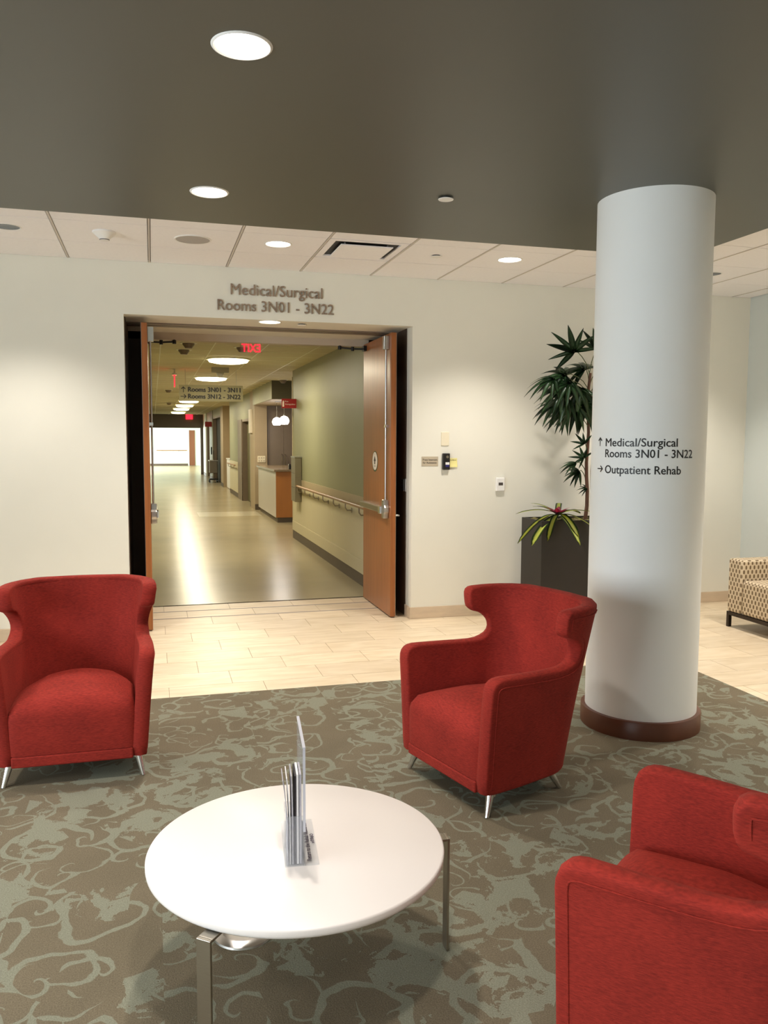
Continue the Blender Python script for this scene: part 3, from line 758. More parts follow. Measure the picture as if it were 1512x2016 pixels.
# ---------------------------------------------------------------- red armchairs
def chair_shell():
    def wz(z): t = (z - .1) / .75; return .329 + .05 * t + .03 * t * t
    def dz(z): return .60 + .11 * (z - .1) / .75
    rx, ry = .235, .235
    def half(z, n=90):           # plan path from arm front to middle of back, as (lat, d)
        W, Dp = wz(z), dz(z)
        pts = []
        L1 = Dp - ry
        for i in range(40): pts.append((W - .03 * (i / 40.) ** 2, L1 * i / 40))
        for i in range(31):
            a = PI / 2 * i / 30; pts.append((W - .03 - rx + rx * math.cos(a), L1 + ry * math.sin(a)))
        e = W - .03 - rx
        for i in range(1, 9): pts.append((e * (1 - i / 8), Dp + .012 * (1 - (1 - i / 8) ** 2)))
        return pts
    prof = [(.122, .021), (.16, .021), (.25, .021), (.35, .021), (.45, .021), (.52, .021), (.540, .023), (.553, .028), (.563, .038), (.569, .051), (.573, .073), (.574, .12), (.575, .19), (.576, .26), (.577, .33), (.580, .40), (.586, .44), (.597, .475), (.613, .505), (.634, .525), (.657, .534),
            (.68, .534), (.703, .527), (.724, .511), (.742, .488), (.753, .466), (.759, .449), (.763, .435), (.767, .424), (.773, .418), (.782, .416), (.80, .415), (.82, .415), (.834, .416), (.842, .419), (.847, .427), (.849, .44), (.850, .46), (.851, .50), (.852, .55), (.853, .60), (.855, .65), (.858, .695)]
    NC = 26; TH = .070
    rows_o, rows_i = [], []
    for z, df in prof:
        hp = half(z); ds = [q[1] for q in hp]
        # start at d = df
        k = 0
        while k < len(hp) - 2 and hp[k + 1][1] < df: k += 1
        q0, q1 = hp[k], hp[k + 1]; den = max(1e-6, q1[1] - q0[1]); f = min(1, max(0, (df - q0[1]) / den))
        sub = [(q0[0] + (q1[0] - q0[0]) * f, q0[1] + (q1[1] - q0[1]) * f)] + hp[k + 1:]
        cum = [0]
        for a, c in zip(sub, sub[1:]): cum.append(cum[-1] + math.hypot(c[0] - a[0], c[1] - a[1]))
        smp = []
        for i in range(NC + 1):
            t = cum[-1] * (i / NC); j = 0
            while j < len(cum) - 2 and cum[j + 1] < t: j += 1
            g = (t - cum[j]) / max(1e-9, cum[j + 1] - cum[j]); smp.append((sub[j][0] + (sub[j + 1][0] - sub[j][0]) * g, sub[j][1] + (sub[j + 1][1] - sub[j][1]) * g))
        smp[-1] = (0.0, smp[-1][1])
        full = smp + [(-a, c) for a, c in smp[-2::-1]]
        ro, ri = [], []
        for i, (a, c) in enumerate(full):
            pa = full[max(0, i - 1)]; pb = full[min(len(full) - 1, i + 1)]
            tx, ty = pb[0] - pa[0], pb[1] - pa[1]; l = math.hypot(tx, ty) or 1
            nx, ny = ty / l, -tx / l                 # candidate normal in (lat,d)
            if nx * a + ny * (c - .25) > 0: nx, ny = -nx, -ny
            zz = z + .028 * max(0, 1 - c / .50) * max(0, min(1, (z - .25) / .3)) * (1 if z < .70 else max(0, 1 - (z - .70) / .05))
            ro.append(Vector((a, -c, zz))); ri.append(Vector((a + nx * TH, -(c + ny * TH), zz)))
        rows_o.append(ro); rows_i.append(ri)
    bm = bmesh.new()
    vo = [[bm.verts.new(v) for v in r] for r in rows_o]; vi = [[bm.verts.new(v) for v in r] for r in rows_i]
    nr, nc = len(vo), len(vo[0])
    for i in range(nr - 1):
        for j in range(nc - 1):
            bm.faces.new((vo[i][j], vo[i][j + 1], vo[i + 1][j + 1], vo[i + 1][j]))
            bm.faces.new((vi[i][j], vi[i + 1][j], vi[i + 1][j + 1], vi[i][j + 1]))
    loop = [(0, j) for j in range(nc)] + [(i, nc - 1) for i in range(1, nr)] + [(nr - 1, j) for j in range(nc - 2, -1, -1)] + [(i, 0) for i in range(nr - 2, 0, -1)]
    n = len(loop); rings = [[vo[i][j] for i, j in loop]]
    Bv = .021; pip = []; angs = (.12, .35, .75, PI / 2, PI - .75, PI - .35, PI - .12)
    mid = [[] for _ in angs]
    for q, (i, j) in enumerate(loop):
        Po, Pi_ = vo[i][j].co, vi[i][j].co; Pm = (Po + Pi_) / 2; hh = (Po - Pi_) / 2
        a, c = loop[q - 1], loop[(q + 1) % n]
        tg = (vo[c[0]][c[1]].co + vi[c[0]][c[1]].co) / 2 - (vo[a[0]][a[1]].co + vi[a[0]][a[1]].co) / 2
        tg = tg.normalized() if tg.length > 1e-9 else Vector((0, 0, 1))
        m_ = hh.normalized().cross(tg); m_ = m_.normalized() if m_.length > 1e-9 else Vector((0, 0, 1))
        mid_dir = m_
        pip.append((q, i, j, m_, hh.normalized()))
        for k, an in enumerate(angs):
            mid[k].append(bm.verts.new(Pm + hh * math.copysign(abs(math.cos(an)) ** .5, math.cos(an)) + m_ * Bv * math.sin(an) ** .6))
    rings += mid; rings.append([vi[i][j] for i, j in loop])
    for A, B in zip(rings, rings[1:]):
        for q in range(n): bm.faces.new((A[q], A[(q + 1) % n], B[(q + 1) % n], B[q]))
    # piping on the outer face, following the edge
    pts = []
    for q, i, j, m_, hn in pip:
        if i == 0 and 0 < j < nc - 1: continue
        pts.append(vo[i][j].co - m_ * .006 + hn * .0015)
    pp = [pts[0]]
    # order: up one side, across the top, down the other
    right = [vo[i][nc - 1].co for i in range(nr)]
    seq = [(i, nc - 1) for i in range(nr)] + [(nr - 1, j) for j in range(nc - 2, 0, -1)] + [(i, 0) for i in range(nr - 1, -1, -1)]
    mp_ = {(i, j): (m_, hn) for q, i, j, m_, hn in pip}
    pts = []
    for ij in seq:
        m_, hn = mp_[ij]; p = vo[ij[0]][ij[1]].co - m_ * .016 + hn * .0005
        if not pts or (p - pts[-1]).length > .006: pts.append(p.copy())
    return bm, pts
def make_chair(label):
    t = thing('armchair', label, 'armchair', (0, 0, 0), group='red wingback armchairs round the white table')
    bm, pip = chair_shell()
    sh = obj('shell', bm, 'red_fabric', t, smooth=True, angle=60)
    bm = bmesh.new(); tube(bm, pip, .0026, 6); obj('piping', bm, 'red_fabric', sh, smooth=True)
    # seat cushion
    bm = bmesh.new(); nx, ny, nz = 22, 22, 10
    W, Dn, z0, z1 = .290, .52, .156, .392
    idx = {}
    def P(i, j, k):
        a, c, e = i / nx * 2 - 1, j / ny * 2 - 1, k / nz * 2 - 1
        l1 = (abs(a) ** 16 + abs(c) ** 16) ** (1 / 16) or 1; s1 = max(abs(a), abs(c)) / l1; a *= s1; c *= s1
        ep = max(0, e); rr = max(abs(a), abs(c)); l2 = (rr ** 5 + ep ** 5) ** .2 or 1; s = max(rr, ep) / l2 if ep > 0 else 1
        y = -.258 + c * s * Dn / 2; x = a * s * W * (1 - .42 * max(0, (-y - .26) / .25) ** 1.6); z = (z0 + z1) / 2 + (e * s if e > 0 else e) * (z1 - z0) / 2
        if e > 0: z += .045 * e * (1 - (a * s) ** 2) * (1 - (max(0, c * s)) ** 4 * .55)
        if c > .3: y += .010 * (1 - (a * s) ** 2) * (1 - e * e) * (c - .3) / .7
        return Vector((x, y, z))
    for i in range(nx + 1):
        for j in range(ny + 1):
            for k in range(nz + 1):
                if i in (0, nx) or j in (0, ny) or k in (0, nz): idx[i, j, k] = bm.verts.new(P(i, j, k))
    def quad(f):
        try: bm.faces.new([idx[q] for q in f])
        except ValueError: pass
    for i in range(nx):
        for j in range(ny):
            for k in (0, nz): quad(((i, j, k), (i + 1, j, k), (i + 1, j + 1, k), (i, j + 1, k)))
    for i in range(nx):
        for k in range(nz):
            for j in (0, ny): quad(((i, j, k), (i + 1, j, k), (i + 1, j, k + 1), (i, j, k + 1)))
    for j in range(ny):
        for k in range(nz):
            for i in (0, nx): quad(((i, j, k), (i, j + 1, k), (i, j + 1, k + 1), (i, j, k + 1)))
    obj('seat_cushion', bm, 'red_fabric', t, smooth=True, angle=80)
    bm = bmesh.new(); bx(bm, -.268, .268, -.06, .005, .102, .154); obj('front_rail', bm, 'red_fabric', t, bevel=.008, seg=3, smooth=True)
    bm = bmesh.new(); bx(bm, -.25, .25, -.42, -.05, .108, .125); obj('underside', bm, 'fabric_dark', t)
    for sx, y0, yb, fx in ((1, -.070, -.030, .310), (-1, -.070, -.030, .310), (1, -.45, -.512, .235), (-1, -.45, -.512, .235)):
        bm = bmesh.new()
        tx, bx_ = sx * (fx - .026), sx * fx
        cyl(bm, (tx, y0, .112), (bx_, yb, .004), .021, .0105, n=20); cyl(bm, (tx, y0, .114), (tx * .995 + bx_ * .005, y0, .088), .025, n=20)
        obj('leg', bm, 'chrome', t, smooth=True)
    return t
def place(t, M_, n_):
    t.location = (M_[0], M_[1], 0); t.rotation_euler = (0, 0, math.atan2(n_[1], n_[0]) - PI / 2)
ch = make_chair('red wingback armchair standing between the white table and the column')
place(ch, (1.2322, 3.4456), (-.966, -.2587))
c2 = dup(ch, (0, 0, 0), 0, 'red wingback armchair facing the camera in front of the cream wall'); place(c2, (-.3854, 3.9803), (-.011, -.9999))
c3 = dup(ch, (0, 0, 0), 0, 'red wingback armchair closest to the camera, seen from behind its arm'); place(c3, (1.1719, 1.9561), (-.6675, .7446))

# ---------------------------------------------------------------- coffee table
TX, TY, TZ, TR = .394, 2.364, .40, .440
tb = thing('coffee_table', 'round white coffee table on flat metal legs', 'table', (TX, TY, 0))
bm = bmesh.new(); lathe(bm, [(0, TZ - .026), (TR - .006, TZ - .026), (TR - .001, TZ - .021), (TR, TZ - .016), (TR, TZ - .006), (TR - .002, TZ - .002), (TR - .006, TZ), (0, TZ)], 128)
obj('tabletop', bm, 'table_white', tb, smooth=True, angle=50)
for a in (-2, 115, 231):
    bm = bmesh.new(); M = Matrix.Rotation(math.radians(a), 4, 'Z')
    bx(bm, TR + .026, TR + .034, -.021, .021, .004, TZ - .028, M)
    bx(bm, TR - .20, TR + .026, -.021, .021, TZ - .036, TZ - .028, M)
    obj('leg', bm, 'nickel', tb, bevel=.0015)
# chrome disc foot seen under the table
ft = thing('floor_outlet', 'round metal floor box lid on the carpet under the table', 'floor outlet', (.255, 2.60, .004))
bm = bmesh.new(); lathe(bm, [(.0, .004), (.065, .004), (.07, .012), (.098, .006), (.100, 0)], 40); obj('lid', bm, 'steel', ft, smooth=True)

# acrylic sign holder with leaflets
hd = thing('sign_holder', 'clear acrylic sign and leaflet holder on the white table', 'sign holder', (.389, 2.232, TZ + .001), math.radians(-6))
def slab(name, x0, x1, y0, y1, z0, z1, par, m='acrylic'): return box(name, x0, x1, y0, y1, z0, z1, m, par)
slab('sign_panel', .0, .0025, 0, .27, 0, .342, hd); slab('sign_panel', .0045, .007, 0, .27, 0, .342, hd)
slab('edge_glint', -.0005, .0075, 0, .27, .342, .3455, hd, 'acrylic_glint'); slab('edge_glint', .0, .007, -.0015, 0, .10, .342, hd, 'acrylic_glint')  # pale strips painted as the light caught along the clear edges
slab('foot', -.052, .046, -.002, .28, 0, .003, hd)
slab('pocket_front', -.050, -.0475, .0, .105, .003, .146, hd); slab('pocket_side', -.0475, 0, .0, .0025, .003, .146, hd); slab('pocket_side', -.0475, 0, .1025, .105, .003, .146, hd)
fM = Matrix(((0, -1, 0, .026), (1, 0, 0, .02), (0, 0, 1, .0036), (0, 0, 0, 1)))
text_obj('handwriting', 'Return to the Rehab Resources', 'ink_purple', fM, hd, width=.235, cap=.013, bold=.0006)
fM = Matrix(((0, -1, 0, .042), (1, 0, 0, .12), (0, 0, 1, .0036), (0, 0, 0, 1)))
text_obj('handwriting', 'x0960', 'ink_purple', fM, hd, width=.06, cap=.011, bold=.0005)
cr, sr = math.cos(math.radians(-6)), math.sin(math.radians(-6))
def leaflet(lx, thick, hgt, m, lean, label):
    t = thing('leaflet', label, 'leaflet', (.389 + lx * cr - .006 * sr, 2.232 + lx * sr + .006 * cr, TZ + .0045), math.radians(-6), group='leaflets in the acrylic holder')
    bm = bmesh.new()
    for q, (z0, z1, k) in enumerate(((0, .15, 0), (.15, hgt, 1))):
        pass
    A = [bm.verts.new((x + lean * max(0, (z - .12)) ** 1.5 * 6, y, z)) for x in (0, thick) for z in (0, .12, .2, hgt) for y in (0, .092)]
    def V(ix, iz, iy): return A[ix * 8 + iz * 2 + iy]
    for iz in range(3):
        bm.faces.new((V(0, iz, 0), V(0, iz, 1), V(0, iz + 1, 1), V(0, iz + 1, 0))); bm.faces.new((V(1, iz, 0), V(1, iz + 1, 0), V(1, iz + 1, 1), V(1, iz, 1)))
        for iy in (0, 1): bm.faces.new((V(0, iz, iy), V(0, iz + 1, iy), V(1, iz + 1, iy), V(1, iz, iy)))
    bm.faces.new((V(0, 0, 0), V(1, 0, 0), V(1, 0, 1), V(0, 0, 1))); bm.faces.new((V(0, 3, 0), V(0, 3, 1), V(1, 3, 1), V(1, 3, 0)))
    obj('sheet', bm, m, t)
for lx, th_, hg, m_, ln, lb in ((-.010, .006, .262, 'paper_grey', 0, 'grey leaflet next to the sign panel'), (-.018, .006, .262, 'paper_white', 0, 'white leaflet beside the grey one'), (-.024, .005, .258, 'paper_black', 0, 'black leaflet in the middle of the holder'),
                                (-.031, .004, .258, 'paper_grey', -.01, 'grey leaflet on the outer side of the black one'), (-.038, .003, .252, 'paper_white', -.03, 'white leaflet bending away from the stack'), (-.044, .0025, .246, 'paper_grey', -.05, 'outermost grey leaflet leaning over the pocket')):
    leaflet(lx, th_, hg, m_, ln, lb)

# ---------------------------------------------------------------- planter, palm and bromeliad
PX0, PX1, PY0, PY1, PZ = 3.187, 3.90, 6.40, 6.80, .922
pl = thing('planter', 'tall dark brown planter box behind the column', 'planter', ((PX0 + PX1) / 2, (PY0 + PY1) / 2, 0))
hx, hy = (PX1 - PX0) / 2, (PY1 - PY0) / 2
bm = bmesh.new()
for q in ((-hx, hx, -hy, -hy + .02), (-hx, hx, hy - .02, hy), (-hx, -hx + .02, -hy + .02, hy - .02), (hx - .02, hx, -hy + .02, hy - .02)): bx(bm, q[0], q[1], q[2], q[3], 0, PZ)
obj('box', bm, 'planter_brown', pl)
bm = bmesh.new(); n_ = 24
g = [[bm.verts.new((-hx + .02 + (2 * hx - .04) * i / n_, -hy + .02 + (2 * hy - .04) * j / n_, PZ - .03 + .035 * math.sin(i * 1.7) * math.sin(j * 2.1) * .5 + random.uniform(0, .02))) for i in range(n_ + 1)] for j in range(n_ + 1)]
for j in range(n_):
    for i in range(n_): bm.faces.new((g[j][i], g[j][i + 1], g[j + 1][i + 1], g[j + 1][i]))
obj('moss', bm, 'moss', pl, smooth=True)

def leaflet_mesh(name, mname, L=1.0, wd=.13, droop=.35, seg=7, uvs=False, fold=.25, tip=.7, strap=False):
    bm = bmesh.new(); uv = bm.loops.layers.uv.verify(); rows_ = []
    for i in range(seg + 1):
        t = i / seg; wv = wd * (math.sin(PI * min(1, t * .92 + .08) ** tip) ** .8 if t < 1 else .02); wv = max(wv, .012)
        if strap: wv = wd * (.75 + .25 * min(1, t * 3)) * max(.08, 1 - max(0, (t - .8) / .2) ** 2.2) * .98
        y = L * t; z = -droop * t * t
        rows_.append([bm.verts.new((-wv / 2, y, z + fold * wv / 2)), bm.verts.new((0, y, z)), bm.verts.new((wv / 2, y, z + fold * wv / 2))])
    for i in range(seg):
        for k in range(2):
            f = bm.faces.new((rows_[i][k], rows_[i][k + 1], rows_[i + 1][k + 1], rows_[i + 1][k]))
            for l in f.loops:
                l[uv].uv = (0.0 if l.vert in (rows_[i][1], rows_[i + 1][1]) else 1.0, 0)
    bmesh.ops.solidify(bm, geom=bm.faces[:], thickness=.004)
    me = bpy.data.meshes.new(name); bm.to_mesh(me); bm.free(); me.materials.append(MATS[mname])
    me.polygons.foreach_set('use_smooth', [True] * len(me.polygons))
    return me
pm = thing('palm', 'dark green fan palm rising from the planter beside the column', 'palm', (3.715, 6.60, PZ - .02))
for q, (dx, dy, top, rr) in enumerate(((0, 0, 1.30, .017), (.09, .06, 1.45, .016), (.05, -.07, 1.05, .014))):
    bm = bmesh.new(); pts = [(dx + .012 * math.sin(k * 1.3 + q), dy + .01 * math.cos(k), top * k / 10) for k in range(11)]
    tube(bm, pts, [rr * (1 - .03 * k) for k in range(11)], 10); obj('stem', bm, 'stem_brown', pm, smooth=True)
lm1 = leaflet_mesh('leaflet_blade', 'leaf', 1, .20, .12); lm2 = leaflet_mesh('leaflet_blade', 'leaf', 1, .21, .55)
VX, VZ = Vector((1, 0, 0)), Vector((0, 0, 1))
def frond(p, base, size, phi, spread_, n_l, me, upmix):
    """p: hub of the fan, base: where the petiole leaves the stem (palm local); phi: heading of the fan's middle leaflet round the fan's axis; upmix: how far the axis leans upwards."""
    bm = bmesh.new(); b_ = Vector(base); pv = Vector(p); midp = (b_ + pv) / 2 + Vector((0, 0, .05))
    tube(bm, [b_, (b_ + midp) / 2 + Vector((0, 0, .02)), midp, (midp + pv) / 2 + Vector((0, 0, .015)), pv], .0035, 6)
    fr = obj('frond', bm, 'petiole', pm, smooth=True)
    zc = (Vector((-.42, -.91, 0)) * (1 - upmix) + Vector((0, 0, 1)) * upmix).normalized()
    rx_ = Vector((.91, -.42, 0)); uy_ = zc.cross(rx_).normalized()
    for k in range(n_l):
        a = math.radians(phi) + (k / (n_l - 1) - .5) * math.radians(spread_) + random.uniform(-.06, .06)
        s = size * (1 - .18 * abs(k / (n_l - 1) - .5) * 2) * random.uniform(.88, 1.06)
        yv = (rx_ * math.cos(a) + uy_ * math.sin(a)).normalized(); zv = (zc + Vector((0, 0, .25))).normalized(); xv = yv.cross(zv).normalized(); zv = xv.cross(yv)
        w_ = s * random.uniform(.85, 1.15)
        o = bpy.data.objects.new('leaflet_blade', me); COL.objects.link(o); o.parent = fr
        o.matrix_local = Matrix(((xv.x * w_, yv.x * s, zv.x * s, pv.x), (xv.y * w_, yv.y * s, zv.y * s, pv.y), (xv.z * w_, yv.z * s, zv.z * s, pv.z), (0, 0, 0, 1)))
pal = Vector((3.715, 6.60, PZ - .02))
import math as _m
CAMZ = 1.6082
def px(x, y, Y):                     # a place in the room: where the line of sight through a photo point meets the plane y = Y
    d = fw + rt * ((x - 756) / F_PX) + up * ((1008 - y) / F_PX); t = Y / d.y
    return Vector((0, 0, CAMZ)) + d * t
fr_spec = [  # photo x, y, room Y, size, heading, spread, leaflets, mesh, lean of the axis
    (1130, 692, 6.56, .265, 118, 215, 8, lm1, .12), (1112, 738, 6.52, .25, 170, 230, 9, lm2, .45), (1090, 745, 6.56, .26, 190, 190, 9, lm2, .6), (1150, 728, 6.60, .27, 140, 200, 8, lm2, .5),
    (1122, 752, 6.46, .27, 215, 200, 9, lm2, .5), (1106, 768, 6.54, .26, 205, 170, 9, lm2, .6), (1143, 765, 6.48, .27, 250, 180, 8, lm2, .35), (1118, 786, 6.52, .27, 210, 160, 9, lm2, .5),
    (1098, 792, 6.60, .24, 205, 140, 8, lm2, .55), (1135, 800, 6.50, .26, 240, 150, 8, lm2, .4), (1112, 812, 6.60, .22, 220, 120, 7, lm2, .5), (1155, 790, 6.54, .26, 270, 170, 8, lm2, .3),
    (1176, 690, 6.60, .28, 60, 160, 8, lm1, .3), (1182, 735, 6.62, .28, 0, 200, 9, lm2, .5), (1196, 780, 6.60, .30, -30, 190, 9, lm2, .4), (1178, 760, 6.60, .26, 20, 150, 9, lm2, .3),
    (1150, 874, 6.58, .13, 130, 150, 5, lm1, .2), (1149, 902, 6.56, .14, 140, 210, 7, lm1, .3), (1134, 912, 6.56, .16, 200, 90, 5, lm2, .5), (1140, 928, 6.58, .15, 205, 150, 7, lm2, .4), (1156, 962, 6.58, .10, 170, 110, 5, lm2, .4)]
for (x, y, Y, s_, phi, spd, nl, me, um) in fr_spec:
    h_ = px(x, y, Y) - pal
    base = Vector((.0, 0, max(.1, min(1.30, h_.z - .12))))
    frond(h_, base, s_, phi, spd, nl, me, um)

br = thing('bromeliad', 'bromeliad with yellow striped leaves and pink heart in the planter', 'bromeliad', (3.385, 6.50, PZ - .01))
lv = leaflet_mesh('leaf', 'variegated_leaf', 1, .20, .85, 12, True, .18, .45, True)
lv2 = leaflet_mesh('leaf', 'variegated_leaf', 1, .20, .45, 12, True, .18, .45, True)
hp_ = leaflet_mesh('heart_leaf', 'pink_leaf', 1, .45, .2, 7, True, .3, .6)
for (a, s, tl, me, z) in ((100, .36, .20, lv, .05), (78, .34, .42, lv2, .06), (118, .40, -.15, lv2, .05), (138, .28, .15, lv, .05), (178, .33, .35, lv, .05), (186, .31, .15, lv, .04), (232, .33, .3, lv, .05), (262, .34, .45, lv2, .05), (300, .34, .4, lv2, .05), (20, .28, .6, lv2, .05), (50, .24, .8, lv2, .05), (330, .28, .7, lv2, .05), (205, .2, .7, lv2, .05)):
    o = bpy.data.objects.new('leaf', me); COL.objects.link(o); o.parent = br
    o.matrix_local = Matrix.Translation((0, 0, z)) @ Matrix.Rotation(math.radians(a), 4, 'Z') @ Matrix.Rotation(tl, 4, 'X') @ Matrix.Diagonal((s, s, s, 1))
for k in range(8):
    o = bpy.data.objects.new('heart_leaf', hp_); COL.objects.link(o); o.parent = br
    o.matrix_local = Matrix.Translation((0, 0, .055)) @ Matrix.Rotation(k * 2 * PI / 8 + .2, 4, 'Z') @ Matrix.Rotation(.55 + .2 * (k % 2), 4, 'X') @ Matrix.Diagonal((.12, .12, .12, 1))

# ---------------------------------------------------------------- patterned sofa by the right wall
sf = thing('sofa', 'cream and brown lattice patterned sofa on dark metal base', 'sofa', (4.80, 6.05, 0))
def soft(name, x0, x1, y0, y1, z0, z1, m, par, bv):
    bm = bmesh.new(); bx(bm, x0, x1, y0, y1, z0, z1); box_uv(bm)
    return obj(name, bm, m, par, bevel=bv, seg=3, smooth=True)
soft('armrest', 0, .78, -.175, 0, .135, .60, 'sofa_lattice', sf, .02)
soft('armrest', 0, .78, -1.55, -1.375, .135, .60, 'sofa_lattice', sf, .02)
soft('backrest', .60, .78, -1.373, -.177, .135, .62, 'sofa_lattice', sf, .02)
soft('seat_cushion', .002, .598, -.774, -.177, .135, .43, 'sofa_lattice', sf, .025)
soft('seat_cushion', .002, .598, -1.373, -.776, .135, .43, 'sofa_lattice', sf, .025)
bm = bmesh.new(); bx(bm, .0, .03, -1.55, 0, .105, .135); bx(bm, .74, .77, -1.55, 0, .105, .135); bx(bm, .03, .74, -.03, 0, .105, .135); bx(bm, .03, .74, -1.55, -1.52, .105, .135)
obj('base_frame', bm, 'sofa_metal', sf)
for a, c in ((0, -.03), (.74, -.03), (0, -1.55), (.74, -1.55)): box('leg', a, a + .03, c, c + .03, 0, .105, 'sofa_metal', sf)

# ---------------------------------------------------------------- corridor shell
XC, ZC, YE = 2.205, 2.7187, 38.7
struct(box('floor_corridor', -.4, 6.0, YD, 60, -.12, .0, 'vinyl'), 'shiny olive beige vinyl floor of the long corridor', 'floor')
struct(box('wall_corridor_left', -.4, -.2, YD + .07, YE, -.05, 3.0, 'green_wall'), 'green grey corridor wall hidden behind the edge-on door', 'wall')
cc = struct(box('ceiling_corridor', -.4, 4.7, YD + .07, 60, ZC + .012, 3.0, 'corr_tile'), 'tiled corridor ceiling with round lights', 'ceiling')
xb_ = [-.2, .11, .72, 1.33, 1.94, 2.55, 3.16]
for j in range(20):
    ya = YD + .07 + .6096 * j
    for a, c in zip(xb_, xb_[1:]):
        if a > 2.0 and ya < 13.4: continue
        if c > 2.3 and ya > 15.2: continue
        box('ceiling_tile', a + .008, c - .008, ya + .004, ya + .6096 - .004, ZC, ZC + .012, 'corr_tile', cc)
for x in xb_[1:5]:
    box('grid_tee', x - .007, x + .007, YD + .07, YE, ZC - .002, ZC + .012, 'corr_tee', cc)
for j in range(1, 20): box('cross_tee', -.2, 2.2, YD + .07 + .6096 * j - .006, YD + .07 + .6096 * j + .006, ZC - .0015, ZC + .012, 'corr_tee', cc)
bm = bmesh.new()
for j in range(20, 50): bx(bm, -.2, 2.2, YD + .07 + .6096 * j - .004, YD + .07 + .6096 * j + .004, ZC + .004, ZC + .012)
obj('cross_tee', bm, 'corr_tee', cc)['kind'] = 'stuff'

wr = struct(box('wall_corridor_right', XC, XC + .3, YD + .07, 13.45, -.05, 3.0, 'green_wall'), 'green grey corridor wall with handrail behind the open door', 'wall')
box('chair_band', XC - .010, XC, YD + .07, 13.45, .865, .985, 'tan_band', wr)
box('wainscot_panel', XC - .008, XC, YD + .07, 10.3, .29, .863, 'cream_panel', wr); box('wainscot_panel', XC - .008, XC, 10.304, 13.45, .29, .863, 'cream_panel', wr)
box('kick_plate', XC - .016, XC, YD + .07, 13.45, .135, .288, 'cream_panel', wr, bevel=.003)
box('baseboard', XC - .010, XC, YD + .07, 13.45, 0, .133, 'base_brown', wr)
box('corner_guard', XC - .012, XC + .04, 13.43, 13.458, .135, 2.62, 'cream_panel', wr)
hr = thing('handrail', 'wooden corridor handrail on metal brackets below the green wall', 'handrail', (XC - .008, 8.3, 0))
bm = bmesh.new(); tube(bm, [(-.075, 0, .895), (-.075, 4.35, .895)], .019, 12); obj('rail', bm, 'rail_wood', hr, smooth=True)
for k in range(7):
    yy = .30 + k * .66; bm = bmesh.new()
    tube(bm, [(-.002, yy, .80), (-.055, yy, .80), (-.075, yy, .83), (-.075, yy, .88)], .008, 8); cyl(bm, (0, yy, .80), (-.008, yy, .80), .030, n=14)
    obj('bracket', bm, 'nickel', hr, smooth=True)
gp = thing('wall_cabinet', 'narrow grey metal cabinet at the corridor wall end', 'cabinet', (XC, 12.75, .65))
box('body', -.11, -.008, -.15, .22, 0, .68, 'panel_grey', gp, bevel=.006); box('lid', -.115, -.006, -.155, .225, .68, .70, 'steel', gp)
bm = bmesh.new(); bx(bm, -.112, -.110, -.13, .20, .22, .224); bx(bm, -.112, -.110, -.13, .20, .44, .444); obj('seam', bm, 'ink', gp)
fs = thing('extinguisher_sign', 'red projecting fire extinguisher sign on the green wall', 'sign', (XC, 13.1, 2.178))
box('panel', -.235, .0, -.006, .006, -.074, .074, 'sign_red', fs)
bm = bmesh.new(); prism(bm, [(-.222, -.052), (-.196, -.052), (-.196, .02), (-.202, .035), (-.205, .045), (-.213, .045), (-.216, .035), (-.222, .02)], -.0075, -.006); obj('extinguisher_symbol', bm, 'sign_white', fs)
text_obj('lettering', 'Fire', 'sign_white', wallM(-.185, -.0068, .022), fs, width=.055, cap=.020)
text_obj('lettering', 'Extinguisher', 'sign_white', wallM(-.175, -.0068, -.022), fs, width=.16, cap=.022)

# nurse station alcove
struct(box('wall_alcove_right', 4.5, 4.7, 13.45, 19.3, -.05, 3.0, 'beige_wall'), 'beige side wall inside the nurse alcove', 'wall')
bk = struct(box('wall_alcove_bulkhead', XC, 4.5, 15.9, 19.0, 2.382, 3.0, 'olive_dark'), 'dark olive bulkhead over the nurse counter', 'bulkhead')
box('corridor_face', XC - .004, XC, 15.9, 19.0, 2.382, 3.0, 'green_wall', bk); box('soffit_panel', XC + .01, 4.5, 15.91, 19.0, 2.376, 2.382, 'beige_wall', bk)
box('vent_slot', 2.40, 2.62, 16.7, 16.9, 2.372, 2.376, 'ink', bk)
wpier = struct(box('wall_alcove_pier', 2.235, 2.52, 19.0, 19.9, -.05, 3.0, 'beige_wall'), 'beige pier beside the nurse counter', 'wall')
box('baseboard', 2.231, 2.52, 18.988, 19.0, 0, .13, 'base_brown', wpier)
oplt = thing('outlet_panel', 'ivory switch panel on the beige pier', 'wall plate', (2.387, 19.0, 1.16))
box('plate', -.09, .09, -.012, 0, -.072, .072, 'ivory_plastic', oplt, bevel=.004)
for a in (-.055, 0, .055):
    for c in (-.035, .03): box('switch', a - .014, a + .014, -.016, -.012, c - .016, c + .016, 'plaque', oplt)
kb = thing('tall_cabinet', 'grey brown double door cabinet behind the nurse counter', 'cabinet', (2.535, 19.04, 0))
box('carcass', 0, 1.93, .02, .6, 0, 2.376, 'cab_grey', kb)
for a, c, hx_ in ((.004, .368, .325), (.372, .74, .40), (.744, 1.35, 1.3)):
    dd = box('door', a, c, 0, .02, .1, 2.08, 'cab_grey', kb); bm = bmesh.new(); tube(bm, [(hx_, 0, .93), (hx_, -.03, .95), (hx_, -.035, 1.10), (hx_, -.03, 1.25), (hx_, 0, 1.27)], .009, 8); obj('handle', bm, 'nickel', dd, smooth=True)
ct = thing('nurse_counter', 'orange wood nurse counter with speckled stone top', 'counter', (2.275, 15.92, 0))
